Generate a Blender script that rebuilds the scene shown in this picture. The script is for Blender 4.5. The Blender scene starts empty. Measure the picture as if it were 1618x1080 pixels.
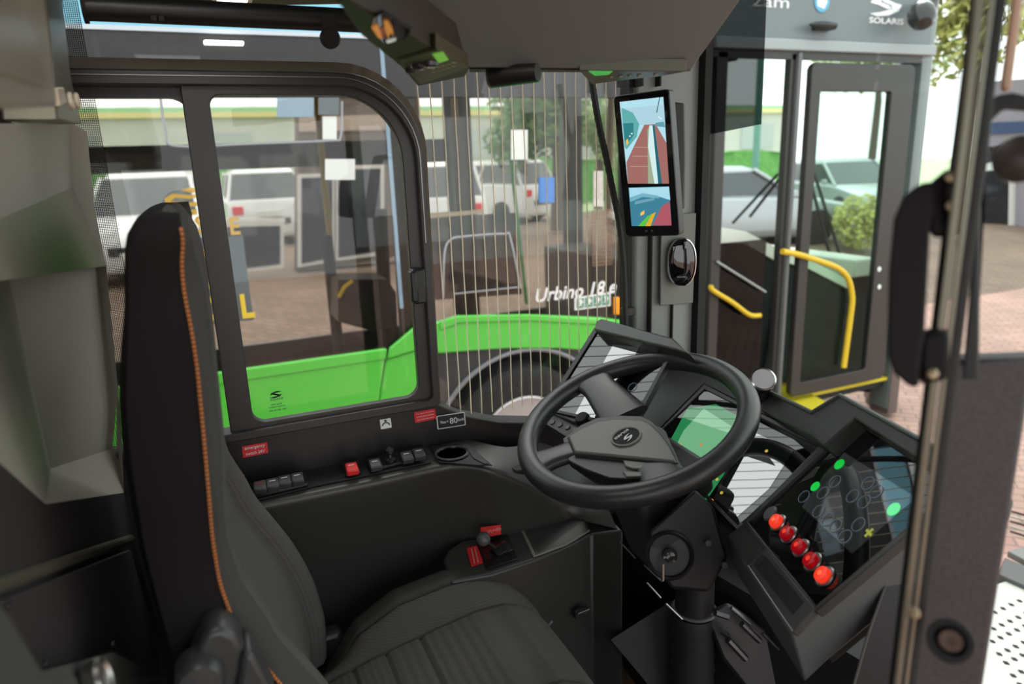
import bpy, bmesh, math, random
from mathutils import Vector, Matrix
random.seed(7)
S = bpy.context.scene
C = S.collection
PI = math.pi

# ------------------------------------------------------------------ camera
# world: X = towards the front of the bus, Y = towards its left side, Z = up (0 = yard surface), metres
F, PX, PY = 1100.0, 809.0, 540.0
RX = Vector((3430 - PX, 158 - PY, F)).normalized()          # bus forward, seen from the camera
ND = Vector((960 - PX, 4800 - PY, F)).normalized()
ND = (ND - RX * ND.dot(RX)).normalized()
RZ = -ND
RY = RZ.cross(RX)
CAM = Vector((0, 0, 2.16))

def W(v):                                                    # camera axes (right, down, forward) -> world
    return Vector((RX.dot(v), RY.dot(v), RZ.dot(v)))

cam = bpy.data.cameras.new('camera')
cam.lens = F / 1618.0 * 36.0
cam.sensor_width = 36.0
cam.clip_start = 0.02
cam.clip_end = 400
cam.dof.use_dof = True
cam.dof.focus_distance = 1.42
cam.dof.aperture_fstop = 3.2
camo = bpy.data.objects.new('camera', cam)
C.objects.link(camo)
r_, u_, b_ = W(Vector((1, 0, 0))), W(Vector((0, -1, 0))), W(Vector((0, 0, -1)))
camo.matrix_world = Matrix(((r_.x, u_.x, b_.x, CAM.x), (r_.y, u_.y, b_.y, CAM.y), (r_.z, u_.z, b_.z, CAM.z), (0, 0, 0, 1)))
S.camera = camo

# ------------------------------------------------------------------ sky and exposure
S.view_settings.view_transform = 'Standard'
S.view_settings.look = 'None'
S.view_settings.gamma = 1
S.view_settings.use_curve_mapping = False
S.view_settings.exposure = 0.0
wd = bpy.data.worlds.new('overcast')
S.world = wd
wd.use_nodes = True
nt = wd.node_tree
bg = nt.nodes['Background']
tc = nt.nodes.new('ShaderNodeTexCoord')
sx = nt.nodes.new('ShaderNodeSeparateXYZ')
cr = nt.nodes.new('ShaderNodeValToRGB')
nt.links.new(tc.outputs['Generated'], sx.inputs[0])
nt.links.new(sx.outputs['Z'], cr.inputs[0])
cr.color_ramp.elements[0].position = 0.0
cr.color_ramp.elements[0].color = (0.82, 0.84, 0.84, 1)
cr.color_ramp.elements[1].position = 0.8
cr.color_ramp.elements[1].color = (0.95, 0.98, 1.0, 1)
nt.links.new(cr.outputs[0], bg.inputs[0])
bg.inputs[1].default_value = 2.6
sd = bpy.data.lights.new('hazy_sun', 'SUN')
sd.energy = 0.9
sd.angle = 0.6
sd.color = (1, 0.95, 0.88)
so = bpy.data.objects.new('hazy_sun', sd)
C.objects.link(so)
so.rotation_euler = Vector((0.35, 0.55, 1.0)).to_track_quat('Z', 'Y').to_euler()

# ------------------------------------------------------------------ helpers
def ray(px, py):
    return W(Vector(((px - PX) / F, (py - PY) / F, 1.0)))

def P(px, py, X=None, Y=None, Z=None, D=None, pl=None):
    d = ray(px, py)
    if X is not None: t = (X - CAM.x) / d.x
    elif Y is not None: t = (Y - CAM.y) / d.y
    elif Z is not None: t = (Z - CAM.z) / d.z
    elif D is not None: t = D
    else:
        t = (pl[0] - CAM).dot(pl[1]) / d.dot(pl[1])
    return CAM + d * t

def PP(pts, **k):
    return [P(x, y, **k) for x, y in pts]

class MB:
    def __init__(s):
        s.v, s.f, s.mi = [], [], []
        s.cur = 0
    def add(s, vs, fs):
        o = len(s.v)
        s.v += [Vector(v) for v in vs]
        s.f += [tuple(o + i for i in f) for f in fs]
        s.mi += [s.cur] * len(fs)
        return s
    def box(s, lo, hi, R=None, c=None):
        lo, hi = Vector(lo), Vector(hi)
        vs = [Vector((x, y, z)) for x in (lo.x, hi.x) for y in (lo.y, hi.y) for z in (lo.z, hi.z)]
        if R is not None:
            vs = [Vector(c) + R @ v for v in vs]
        return s.add(vs, [(0, 1, 3, 2), (4, 6, 7, 5), (0, 4, 5, 1), (2, 3, 7, 6), (0, 2, 6, 4), (1, 5, 7, 3)])
    def prism(s, pts, vec):
        pts = [Vector(p) for p in pts]
        n = len(pts); vec = Vector(vec)
        return s.add(pts + [p + vec for p in pts],
                     [tuple(range(n)), tuple(range(2 * n - 1, n - 1, -1))] + [(i, (i + 1) % n, n + (i + 1) % n, n + i) for i in range(n)])
    def frame(s, outer, inner, vec):                        # ring between two outlines with equal point counts, extruded
        n = len(outer); vec = Vector(vec)
        vs = [Vector(p) for p in outer] + [Vector(p) for p in inner]
        vs += [v + vec for v in vs]
        fs = []
        for i in range(n):
            j = (i + 1) % n
            fs += [(i, j, n + j, n + i), (2 * n + j, 2 * n + i, 3 * n + i, 3 * n + j), (j, i, 2 * n + i, 2 * n + j), (n + i, n + j, 3 * n + j, 3 * n + i)]
        return s.add(vs, fs)
    def loft(s, rings, closed=True, cap=True):
        n = len(rings[0]); vs = [v for r in rings for v in r]; fs = []
        for k in range(len(rings) - 1):
            for i in range(n if closed else n - 1):
                j = (i + 1) % n
                fs.append((k * n + i, k * n + j, (k + 1) * n + j, (k + 1) * n + i))
        if cap and closed:
            fs += [tuple(range(n - 1, -1, -1)), tuple((len(rings) - 1) * n + i for i in range(n))]
        return s.add(vs, fs)
    def tube(s, pts, r, n=10, closed=False, flat=None):
        pts = [Vector(p) for p in pts]; m = len(pts); rings = []
        up = None
        for i, p in enumerate(pts):
            a = pts[(i - 1) % m] if (closed or i > 0) else p
            b = pts[(i + 1) % m] if (closed or i < m - 1) else p
            t = (b - a).normalized()
            if up is None:
                up = Vector((0, 0, 1)) if abs(t.z) < 0.9 else Vector((1, 0, 0))
            up = (up - t * up.dot(t)).normalized()
            w = t.cross(up)
            rr = r[i] if isinstance(r, (list, tuple)) else r
            rings.append([p + (up * math.cos(2 * PI * k / n) + w * math.sin(2 * PI * k / n) * (flat or 1)) * rr for k in range(n)])
        if closed:
            rings.append(rings[0])
            return s.loft(rings, cap=False)
        return s.loft(rings)
    def cyl(s, p0, p1, r0, r1=None, n=24):
        return s.tube([p0, p1], [r0, r0 if r1 is None else r1], n)
    def lathe(s, c, axis, prof, n=32):                      # prof: (radius, height)
        axis = Vector(axis).normalized()
        a = axis.orthogonal().normalized(); b = axis.cross(a); c = Vector(c)
        return s.loft([[c + axis * h + (a * math.cos(2 * PI * k / n) + b * math.sin(2 * PI * k / n)) * max(r, 1e-5) for k in range(n)] for r, h in prof])
    def grid(s, fn, nu, nv):
        vs = [fn(i / nu, j / nv) for i in range(nu + 1) for j in range(nv + 1)]
        return s.add(vs, [(i * (nv + 1) + j, (i + 1) * (nv + 1) + j, (i + 1) * (nv + 1) + j + 1, i * (nv + 1) + j + 1) for i in range(nu) for j in range(nv)])

def smooth_path(pts, n=6, closed=False):                    # Catmull-Rom through the points
    pts = [Vector(p) for p in pts]; m = len(pts); out = []
    for i in range(m if closed else m - 1):
        g = lambda k: pts[k % m] if closed else pts[max(0, min(m - 1, k))]
        p0, p1, p2, p3 = g(i - 1), g(i), g(i + 1), g(i + 2)
        for k in range(n):
            t = k / n
            out.append(0.5 * ((2 * p1) + (p2 - p0) * t + (2 * p0 - 5 * p1 + 4 * p2 - p3) * t * t + (3 * p1 - p0 - 3 * p2 + p3) * t ** 3))
    if not closed: out.append(pts[-1])
    return out

def rrect(x0, y0, x1, y1, r, n=5):                          # rounded rectangle, r = one radius or (bl, br, tr, tl)
    r = (r,) * 4 if not isinstance(r, tuple) else r
    o = []
    for (cx, cy, a0, q) in ((x0 + r[0], y0 + r[0], 180, r[0]), (x1 - r[1], y0 + r[1], 270, r[1]), (x1 - r[2], y1 - r[2], 0, r[2]), (x0 + r[3], y1 - r[3], 90, r[3])):
        for k in range(n + 1):
            a = math.radians(a0 + 90 * k / n)
            o.append((cx + q * math.cos(a), cy + q * math.sin(a)))
    return o

def obj(name, mb, mat, parent=None, bevel=0, smooth=35, seg=2, label=None):
    me = bpy.data.meshes.new(name)
    off = parent_loc(parent)
    me.from_pydata([v - off for v in mb.v], [], mb.f)
    bm = bmesh.new(); bm.from_mesh(me)
    bmesh.ops.remove_doubles(bm, verts=bm.verts, dist=1e-6)
    bmesh.ops.recalc_face_normals(bm, faces=bm.faces)
    bm.to_mesh(me); bm.free()
    for m in (mat if isinstance(mat, (list, tuple)) else [mat]):
        me.materials.append(m)
    if len(me.materials) > 1 and len(me.polygons) == len(mb.mi):
        for p, k in zip(me.polygons, mb.mi): p.material_index = k
    if smooth:
        me.shade_smooth()
        me.set_sharp_from_angle(angle=math.radians(smooth))
    o = bpy.data.objects.new(name, me)
    C.objects.link(o)
    if parent: o.parent = parent
    if bevel:
        b = o.modifiers.new('bevel', 'BEVEL'); b.width = bevel; b.segments = seg; b.limit_method = 'ANGLE'; b.angle_limit = math.radians(30)
        b.harden_normals = False
    if label: o['label'] = label
    return o

def parent_loc(p):
    v = Vector((0, 0, 0))
    while p:
        v += p.location; p = p.parent
    return v

def tag(o, label, cat, group=None):
    o['label'] = label; o['category'] = cat
    if group: o['group'] = group
    return o

def thing(name, label, cat, loc, group=None):
    o = bpy.data.objects.new(name, None)
    o.empty_display_size = 0.05
    C.objects.link(o); o.location = Vector(loc)
    return tag(o, label, cat, group)

def struct(o):
    o['kind'] = 'structure'
    return o

def sroot(name, loc=(0, 0, 0)):
    o = bpy.data.objects.new(name, None); C.objects.link(o); o.location = Vector(loc)
    o['kind'] = 'structure'
    return o

def copy_tree(o, parent=None):
    c = o.copy(); C.objects.link(c)
    if parent: c.parent = parent
    for ch in list(o.children): copy_tree(ch, c)
    return c

def text(name, s, c, xd, yd, h, mat, parent=None, width=None, shear=0, ext=0.0006, bold=0.0):
    cu = bpy.data.curves.new(name, 'FONT')
    cu.body = s; cu.align_x = 'CENTER'; cu.align_y = 'CENTER'; cu.size = 1.0; cu.shear = shear; cu.extrude = 0.02; cu.offset = bold
    cu.resolution_u = 3
    t = bpy.data.objects.new('t', cu); C.objects.link(t)
    dg = bpy.context.evaluated_depsgraph_get(); dg.update()
    me = bpy.data.meshes.new_from_object(t.evaluated_get(dg))
    bpy.data.objects.remove(t)
    xs = [v.co.x for v in me.vertices] or [0]; ys = [v.co.y for v in me.vertices] or [0]
    w0, h0 = max(xs) - min(xs), max(ys) - min(ys)
    mx, my = (max(xs) + min(xs)) / 2, (max(ys) + min(ys)) / 2
    xd, yd = Vector(xd).normalized(), Vector(yd).normalized()
    n = xd.cross(yd)
    ky = h / h0; kx = width / w0 if width else ky
    off = Vector(c) - parent_loc(parent)
    for v in me.vertices:
        p = v.co
        v.co = off + xd * ((p.x - mx) * kx) + yd * ((p.y - my) * ky) + n * (p.z / 0.02 * ext)
    me.materials.clear(); me.materials.append(mat)
    o = bpy.data.objects.new(name, me); C.objects.link(o)
    if parent: o.parent = parent
    return o

# ------------------------------------------------------------------ materials
MATS = {}
def M(name, col, rough=0.5, metal=0.0, spec=0.5, bump=0, bscale=400, emit=None, es=1.0, coat=0, var=0, vscale=8, kind='noise'):
    if name in MATS: return MATS[name]
    m = bpy.data.materials.new(name); m.use_nodes = True
    nt = m.node_tree; b = nt.nodes['Principled BSDF']
    b.inputs['Base Color'].default_value = (*col, 1)
    b.inputs['Roughness'].default_value = rough
    b.inputs['Metallic'].default_value = metal
    b.inputs['Specular IOR Level'].default_value = spec
    b.inputs['Coat Weight'].default_value = coat
    if emit:
        b.inputs['Emission Color'].default_value = (*emit, 1)
        b.inputs['Emission Strength'].default_value = es
    tcn = nt.nodes.new('ShaderNodeTexCoord')
    if bump:
        if kind == 'weave':
            w1 = nt.nodes.new('ShaderNodeTexWave'); w1.inputs['Scale'].default_value = bscale; w1.bands_direction = 'X'
            w2 = nt.nodes.new('ShaderNodeTexWave'); w2.inputs['Scale'].default_value = bscale * 0.8; w2.bands_direction = 'Z'
            w3 = nt.nodes.new('ShaderNodeTexWave'); w3.inputs['Scale'].default_value = bscale; w3.bands_direction = 'Y'
            ad = nt.nodes.new('ShaderNodeMath'); ad.operation = 'ADD'
            ad2 = nt.nodes.new('ShaderNodeMath'); ad2.operation = 'ADD'
            for w in (w1, w2, w3):
                w.inputs['Distortion'].default_value = 0.0
                nt.links.new(tcn.outputs['Object'], w.inputs[0])
            nt.links.new(w1.outputs['Fac'], ad.inputs[0]); nt.links.new(w2.outputs['Fac'], ad.inputs[1])
            nt.links.new(ad.outputs[0], ad2.inputs[0]); nt.links.new(w3.outputs['Fac'], ad2.inputs[1])
            src = ad2.outputs[0]
            mx = nt.nodes.new('ShaderNodeMix'); mx.data_type = 'RGBA'
            dv = nt.nodes.new('ShaderNodeMath'); dv.operation = 'DIVIDE'; dv.inputs[1].default_value = 3
            nt.links.new(src, dv.inputs[0]); nt.links.new(dv.outputs[0], mx.inputs[0])
            mx.inputs[6].default_value = (col[0] * 0.65, col[1] * 0.65, col[2] * 0.65, 1)
            mx.inputs[7].default_value = (col[0] * 1.35, col[1] * 1.35, col[2] * 1.35, 1)
            nt.links.new(mx.outputs[2], b.inputs['Base Color'])
        else:
            no = nt.nodes.new('ShaderNodeTexNoise'); no.inputs['Scale'].default_value = bscale; no.inputs['Detail'].default_value = 3
            nt.links.new(tcn.outputs['Object'], no.inputs[0]); src = no.outputs[0]
        bp = nt.nodes.new('ShaderNodeBump'); bp.inputs['Strength'].default_value = bump; bp.inputs['Distance'].default_value = 0.001
        nt.links.new(src, bp.inputs['Height']); nt.links.new(bp.outputs[0], b.inputs['Normal'])
    if var:
        no = nt.nodes.new('ShaderNodeTexNoise'); no.inputs['Scale'].default_value = vscale; no.inputs['Detail'].default_value = 5
        nt.links.new(tcn.outputs['Object'], no.inputs[0])
        mx = nt.nodes.new('ShaderNodeMix'); mx.data_type = 'RGBA'
        nt.links.new(no.outputs[0], mx.inputs[0])
        mx.inputs[6].default_value = (*[c * (1 - var) for c in col], 1)
        mx.inputs[7].default_value = (*[min(1, c * (1 + var)) for c in col], 1)
        nt.links.new(mx.outputs[2], b.inputs['Base Color'])
    MATS[name] = m
    return m

def glass(name, tint, refl=1.0, dirt=0.0, ior=1.45):
    if name in MATS: return MATS[name]
    m = bpy.data.materials.new(name); m.use_nodes = True
    nt = m.node_tree; nt.nodes.clear()
    out = nt.nodes.new('ShaderNodeOutputMaterial')
    tr = nt.nodes.new('ShaderNodeBsdfTransparent'); tr.inputs[0].default_value = (*tint, 1)
    gl = nt.nodes.new('ShaderNodeBsdfGlossy'); gl.inputs['Roughness'].default_value = 0.0
    fr = nt.nodes.new('ShaderNodeFresnel'); fr.inputs[0].default_value = ior
    ge = nt.nodes.new('ShaderNodeNewGeometry'); mr = nt.nodes.new('ShaderNodeMapRange')   # thin pane: same reflectance from both faces
    mr.inputs['To Min'].default_value = ior; mr.inputs['To Max'].default_value = 1 / ior
    nt.links.new(ge.outputs['Backfacing'], mr.inputs['Value']); nt.links.new(mr.outputs[0], fr.inputs[0])
    mu = nt.nodes.new('ShaderNodeMath'); mu.operation = 'MULTIPLY'; mu.inputs[1].default_value = refl
    mx = nt.nodes.new('ShaderNodeMixShader')
    nt.links.new(fr.outputs[0], mu.inputs[0]); nt.links.new(mu.outputs[0], mx.inputs[0])
    nt.links.new(tr.outputs[0], mx.inputs[1]); nt.links.new(gl.outputs[0], mx.inputs[2])
    last = mx
    if dirt:
        tcn = nt.nodes.new('ShaderNodeTexCoord')
        no = nt.nodes.new('ShaderNodeTexNoise'); no.inputs['Scale'].default_value = 70; no.inputs['Detail'].default_value = 6
        nt.links.new(tcn.outputs['Object'], no.inputs[0])
        ra = nt.nodes.new('ShaderNodeValToRGB')
        ra.color_ramp.elements[0].position = 0.76; ra.color_ramp.elements[1].position = 0.84
        nt.links.new(no.outputs[0], ra.inputs[0])
        m2 = nt.nodes.new('ShaderNodeMath'); m2.operation = 'MULTIPLY'; m2.inputs[1].default_value = dirt
        nt.links.new(ra.outputs[0], m2.inputs[0])
        df = nt.nodes.new('ShaderNodeBsdfDiffuse'); df.inputs[0].default_value = (0.7, 0.68, 0.62, 1)
        m3 = nt.nodes.new('ShaderNodeMixShader')
        nt.links.new(m2.outputs[0], m3.inputs[0]); nt.links.new(last.outputs[0], m3.inputs[1]); nt.links.new(df.outputs[0], m3.inputs[2])
        last = m3
    nt.links.new(last.outputs[0], out.inputs[0])
    MATS[name] = m
    return m

def pavers(name, c1, c2, mortar, scale, bw=0.2, bh=0.1):
    m = bpy.data.materials.new(name); m.use_nodes = True
    nt = m.node_tree; b = nt.nodes['Principled BSDF']
    tcn = nt.nodes.new('ShaderNodeTexCoord'); mp = nt.nodes.new('ShaderNodeMapping'); mp.inputs['Rotation'].default_value[2] = 0.785
    br = nt.nodes.new('ShaderNodeTexBrick')
    br.inputs['Color1'].default_value = (*c1, 1); br.inputs['Color2'].default_value = (*c2, 1); br.inputs['Mortar'].default_value = (*mortar, 1)
    br.inputs['Scale'].default_value = scale; br.inputs['Brick Width'].default_value = bw; br.inputs['Row Height'].default_value = bh
    br.inputs['Mortar Size'].default_value = 0.008
    no = nt.nodes.new('ShaderNodeTexNoise'); no.inputs['Scale'].default_value = 0.7; no.inputs['Detail'].default_value = 6
    mx = nt.nodes.new('ShaderNodeMix'); mx.data_type = 'RGBA'; mx.blend_type = 'MULTIPLY'; mx.inputs[0].default_value = 0.6
    nt.links.new(tcn.outputs['Object'], mp.inputs[0]); nt.links.new(mp.outputs[0], br.inputs[0]); nt.links.new(tcn.outputs['Object'], no.inputs[0])
    nt.links.new(br.outputs[0], mx.inputs[6]); nt.links.new(no.outputs[0], mx.inputs[7])
    nt.links.new(mx.outputs[2], b.inputs['Base Color'])
    b.inputs['Roughness'].default_value = 0.75
    return m

black = M('black_plastic', (0.012, 0.012, 0.012), 0.42, bump=0.15, bscale=900)
blackm = M('black_matt', (0.008, 0.008, 0.008), 0.7)
dark = M('dark_grey_plastic', (0.022, 0.022, 0.021), 0.5, bump=0.25, bscale=700)
dash_m = M('dash_plastic', (0.042, 0.042, 0.039), 0.33, bump=0.25, bscale=700)
grey = M('grey_plastic', (0.07, 0.072, 0.068), 0.5, bump=0.2, bscale=600)
lgrey = M('light_grey_plastic', (0.16, 0.165, 0.15), 0.5, bump=0.15, bscale=500)
olive = M('olive_metal', (0.16, 0.15, 0.11), 0.35, metal=0.5)
rubber = M('rubber', (0.012, 0.012, 0.012), 0.6)
frame_m = M('window_frame_metal', (0.03, 0.027, 0.026), 0.38)
chrome = M('chrome', (0.7, 0.7, 0.7), 0.15, metal=1)
steel = M('brushed_steel', (0.35, 0.34, 0.32), 0.35, metal=1)
red = M('red_sticker', (0.62, 0.02, 0.025), 0.5)
redp = M('red_plastic', (0.65, 0.02, 0.02), 0.35)
redlit = M('red_lit_button', (0.7, 0.02, 0.01), 0.3, emit=(1, 0.05, 0.02), es=0.7)
redunlit = M('red_button', (0.55, 0.004, 0.01), 0.25, emit=(1, 0.0, 0.02), es=0.12)
white = M('white_print', (0.75, 0.75, 0.75), 0.5)
paper = M('white_paper', (0.75, 0.78, 0.74), 0.6)
yellow = M('yellow_paint', (0.72, 0.48, 0.02), 0.35)
mustard = M('dark_yellow_paint', (0.35, 0.24, 0.03), 0.4)
fabric = M('seat_fabric', (0.080, 0.076, 0.073), 0.95, spec=0.1, bump=0.3, bscale=120, kind='weave')
fabric_s = M('seat_fabric_side', (0.050, 0.050, 0.047), 0.9, spec=0.15, bump=0.3, bscale=1500)
fabric_k = M('seat_fabric_black', (0.014, 0.013, 0.013), 0.95, spec=0.1, bump=0.3, bscale=1500)
thread = M('orange_thread', (0.5, 0.17, 0.04), 0.8)
gloss = M('screen_glass', (0.004, 0.004, 0.005), 0.02, spec=1.0)
active = M('display_sheen_area', (0.01, 0.01, 0.012), 0.02, spec=1.0, coat=1.0)
active.node_tree.nodes['Principled BSDF'].inputs['Coat IOR'].default_value = 3.0
active.node_tree.nodes['Principled BSDF'].inputs['Coat Roughness'].default_value = 0.02
green = M('green_body_paint', (0.10, 0.60, 0.06), 0.28, coat=0.4)
busdark = M('bus_dark_paint', (0.03, 0.027, 0.026), 0.35)
busgrey = M('bus_grey_paint', (0.16, 0.19, 0.20), 0.35)
g_side = glass('side_glass', (0.93, 0.94, 0.93), 0.75, dirt=0.12)
g_ws = glass('windscreen_glass', (0.86, 0.93, 0.90), 0.7, dirt=0.2)
g_bus = glass('bus_glass', (0.84, 0.82, 0.79), 0.6)
g_dark = glass('tinted_glass', (0.32, 0.31, 0.31), 0.7)
g_clear = glass('clear_glass', (0.8, 0.9, 0.84), 0.35)
FWD, LEFT, UP = Vector((1, 0, 0)), Vector((0, 1, 0)), Vector((0, 0, 1))

# ------------------------------------------------------------------ shell of our own bus
YW = 1.45                                                   # inner face of the driver's side wall
def xz(px, py, Y=YW):
    p = P(px, py, Y=Y); return p.x, p.z
def on(pts, Y):
    return [Vector((x, Y, z)) for x, z in pts]

wl = [(-0.6, 1.63), (0.437, 1.63), xz(735, 657), xz(790, 667), xz(860, 668), (1.25, 1.5), (1.25, 0.86), (-0.6, 0.86)]
struct(obj('wall_left', MB().prism(on(wl, YW), (0, 0.06, 0)), M('wall_black', (0.011, 0.010, 0.010), 0.4, bump=0.1, bscale=500), bevel=0.003))
struct(obj('floor', MB().box((-0.9, 0.2, 0.80), (1.3, 1.5, 0.86)).box((-4, -1.1, 0.30), (1.4, 0.2, 0.34)), M('floor_black', (0.012, 0.012, 0.012), 0.6, var=0.4, vscale=30)))
struct(obj('ceiling', MB().box((-4, -1.15, 2.74), (1.5, 1.5, 2.80)), dark))
struct(obj('wall_right', MB().box((-4, -1.2, 0.3), (-0.2, -1.15, 1.3)).box((-4, -1.2, 2.3), (-0.2, -1.15, 2.8)).box((-4, -1.2, 1.3), (-3.8, -1.15, 2.3)).box((-1.9, -1.2, 1.3), (-1.7, -1.15, 2.3)), dark))
struct(obj('wall_back', MB().box((-4.05, -1.15, 0.3), (-4, 1.5, 2.8)), dark))
struct(obj('wall_passenger', MB().box((-4, 1.45, 0.3), (-0.6, 1.5, 1.3)).box((-4, 1.45, 2.4), (-0.6, 1.5, 2.8)), dark))

# sliding side window ---------------------------------------------------------
win = sroot('window_1', (0.05, YW, 1.63))
out = rrect(-0.42, 1.632, 0.437, 2.338, (0.01, 0.012, 0.16, 0.01), 10)
inn = rrect(-0.40, 1.650, 0.420, 2.312, (0.01, 0.010, 0.145, 0.01), 10)
obj('window_frame', MB().frame(on(out, YW - 0.018), on(inn, YW - 0.018), (0, 0.05, 0)), frame_m, win, bevel=0.003)
li = rrect(-0.42, 2.3245, 0.425, 2.3275, 0.001, 2)
tp = [(-0.42, 2.328), (0.27, 2.328)] + [(0.27 + 0.157 * math.sin(a), 2.171 + 0.157 * math.cos(a)) for a in [k * PI / 2 / 12 for k in range(13)]] + [(0.427, 2.0)]
obj('seal_strip', MB().tube(on(tp, YW - 0.02), 0.0012, 6), steel, win)
# right sash (front), left sash (behind)
xl, _ = xz(305, 400); _, zt = xz(400, 128); xo, _ = xz(342, 400); xr, zr = xz(652, 500); _, zit = xz(400, 150); _, zib = xz(540, 645)
so_ = rrect(xz(323, 400)[0], 1.648, 0.424, 2.314, (0.004, 0.008, 0.147, 0.004), 10)
si_ = rrect(xz(364, 400)[0], zib, 0.394, zit, (0.028, 0.03, 0.125, 0.02), 10)
obj('sash', MB().frame(on(so_, YW - 0.004), on(si_, YW - 0.004), (0, 0.02, 0)), frame_m, win, bevel=0.002)
so2 = rrect(-0.41, 1.648, xz(345, 400, YW + 0.025)[0], 2.314, 0.004, 6)
si2 = rrect(-0.36, xz(352, 683, YW + 0.02)[1], xz(334, 400, YW + 0.025)[0], xz(250, 155, YW + 0.02)[1], (0.02, 0.02, 0.035, 0.02), 6)
obj('sash', MB().frame(on(so2, YW + 0.018), on(si2, YW + 0.018), (0, 0.018, 0)), frame_m, win, bevel=0.002)
hx, hz = xz(655, 450)
lt = MB().box((hx - 0.013, YW - 0.035, hz - 0.036), (hx + 0.016, YW - 0.004, hz + 0.038))
lt.box((hx - 0.02, YW - 0.045, hz - 0.030), (hx - 0.004, YW - 0.02, hz + 0.036))
obj('latch', lt, black, win, bevel=0.004)
# one outer sheet of glass behind the frames, running on to the pillar
gs = [(-0.45, 1.60), (0.44, 1.60), xz(735, 660, 1.49), xz(790, 670, 1.49), xz(880, 672, 1.49), (0.97, 1.58), (0.97, 2.70), (-0.45, 2.70)]
w2 = sroot('window_2', (0.7, 1.49, 1.6))
obj('side_pane', MB().prism(on(gs, 1.488), (0, 0.004, 0)), g_side, w2)
for i in range(19):
    x = 0.4475 + i * 0.0268
    pts = [Vector((x + 0.0006 * math.sin(z * 37 + i), 1.484, z)) for z in [1.575 + k * 0.05 for k in range(22)]]
    obj('heating_wire', MB().tube(pts, 0.0013, 5), M('wire_tan', (0.9, 0.8, 0.6), 0.4), w2)
# dotted print on the rear border of the glass
fr = bpy.data.materials.new('dotted_print'); fr.use_nodes = True
n_ = fr.node_tree; n_.nodes.clear()
o_ = n_.nodes.new('ShaderNodeOutputMaterial'); t_ = n_.nodes.new('ShaderNodeTexCoord'); v_ = n_.nodes.new('ShaderNodeTexVoronoi')
v_.inputs['Scale'].default_value = 330; v_.inputs['Randomness'].default_value = 0
r2 = n_.nodes.new('ShaderNodeMath'); r2.operation = 'LESS_THAN'; r2.inputs[1].default_value = 0.43
a1 = n_.nodes.new('ShaderNodeBsdfTransparent'); a2 = n_.nodes.new('ShaderNodeBsdfDiffuse'); a2.inputs[0].default_value = (0.04, 0.035, 0.03, 1)
m1 = n_.nodes.new('ShaderNodeMixShader')
n_.links.new(t_.outputs['Object'], v_.inputs[0]); n_.links.new(v_.outputs['Distance'], r2.inputs[0]); n_.links.new(r2.outputs[0], m1.inputs[0])
n_.links.new(a1.outputs[0], m1.inputs[1]); n_.links.new(a2.outputs[0], m1.inputs[2]); n_.links.new(m1.outputs[0], o_.inputs[0])
x1 = xz(155, 250, 1.485)[0]
obj('dotted_border', MB().box((-0.45, 1.4835, 1.6), (x1 + 0.012, 1.4845, 2.7)), fr, w2)
# brown glued border above the frame and around its curved front corner
ob = [(-0.45, 2.338), (0.27, 2.338)] + [(0.277 + 0.16 * math.sin(a), 2.178 + 0.16 * math.cos(a)) for a in [k * PI / 2 / 10 for k in range(11)]] + [(0.437, 1.6)]
oo = [(-0.45, 2.362), (0.27, 2.362)] + [(0.285 + 0.172 * math.sin(a), 2.19 + 0.172 * math.cos(a)) for a in [k * PI / 2 / 10 for k in range(11)]] + [(0.452, 1.6)]
bmb = MB()
for k in range(len(ob) - 1):
    bmb.prism(on([ob[k], ob[k + 1], oo[k + 1], oo[k]], 1.480), (0, 0.003, 0))
obj('glued_border', bmb, M('brown_glue', (0.13, 0.105, 0.075), 0.7), w2)

# print on the pane: maker's mark
inkm = M('black_ink', (0.01, 0.012, 0.01), 0.6)
c = P(436, 623, Y=1.479)
e = MB()
for (sx_, sz_) in ((1, 1), (-1, -1)):
    pts = [(0.012 * sx_ * -1, -0.001 * sz_), (-0.009 * sx_, 0.005 * sz_), (0.003 * sx_, 0.0075 * sz_), (0.014 * sx_, 0.0055 * sz_), (0.003 * sx_, 0.004 * sz_), (-0.003 * sx_, 0.0032 * sz_), (0.006 * sx_, -0.001 * sz_), (0.002 * sx_, -0.0025 * sz_), (-0.008 * sx_, 0.001 * sz_)]
    e.prism([c + Vector((x, 0, z)) for x, z in pts], (0, 0.0006, 0))
obj('printed_emblem', e, inkm, w2)
text('printed_text', 'SOLARIS', P(437, 630, Y=1.479), FWD, UP, 0.0045, inkm, w2, width=0.026)
text('printed_text', 'SAFE GLASS', P(437, 638, Y=1.479), FWD, UP, 0.0035, inkm, w2, width=0.022)
text('printed_text', 'THERMO CLEAR PV', P(438, 642, Y=1.479), FWD, UP, 0.003, inkm, w2, width=0.034)
text('printed_text', '43R 001582  E20', P(439, 647, Y=1.479), FWD, UP, 0.003, inkm, w2, width=0.034)

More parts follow.
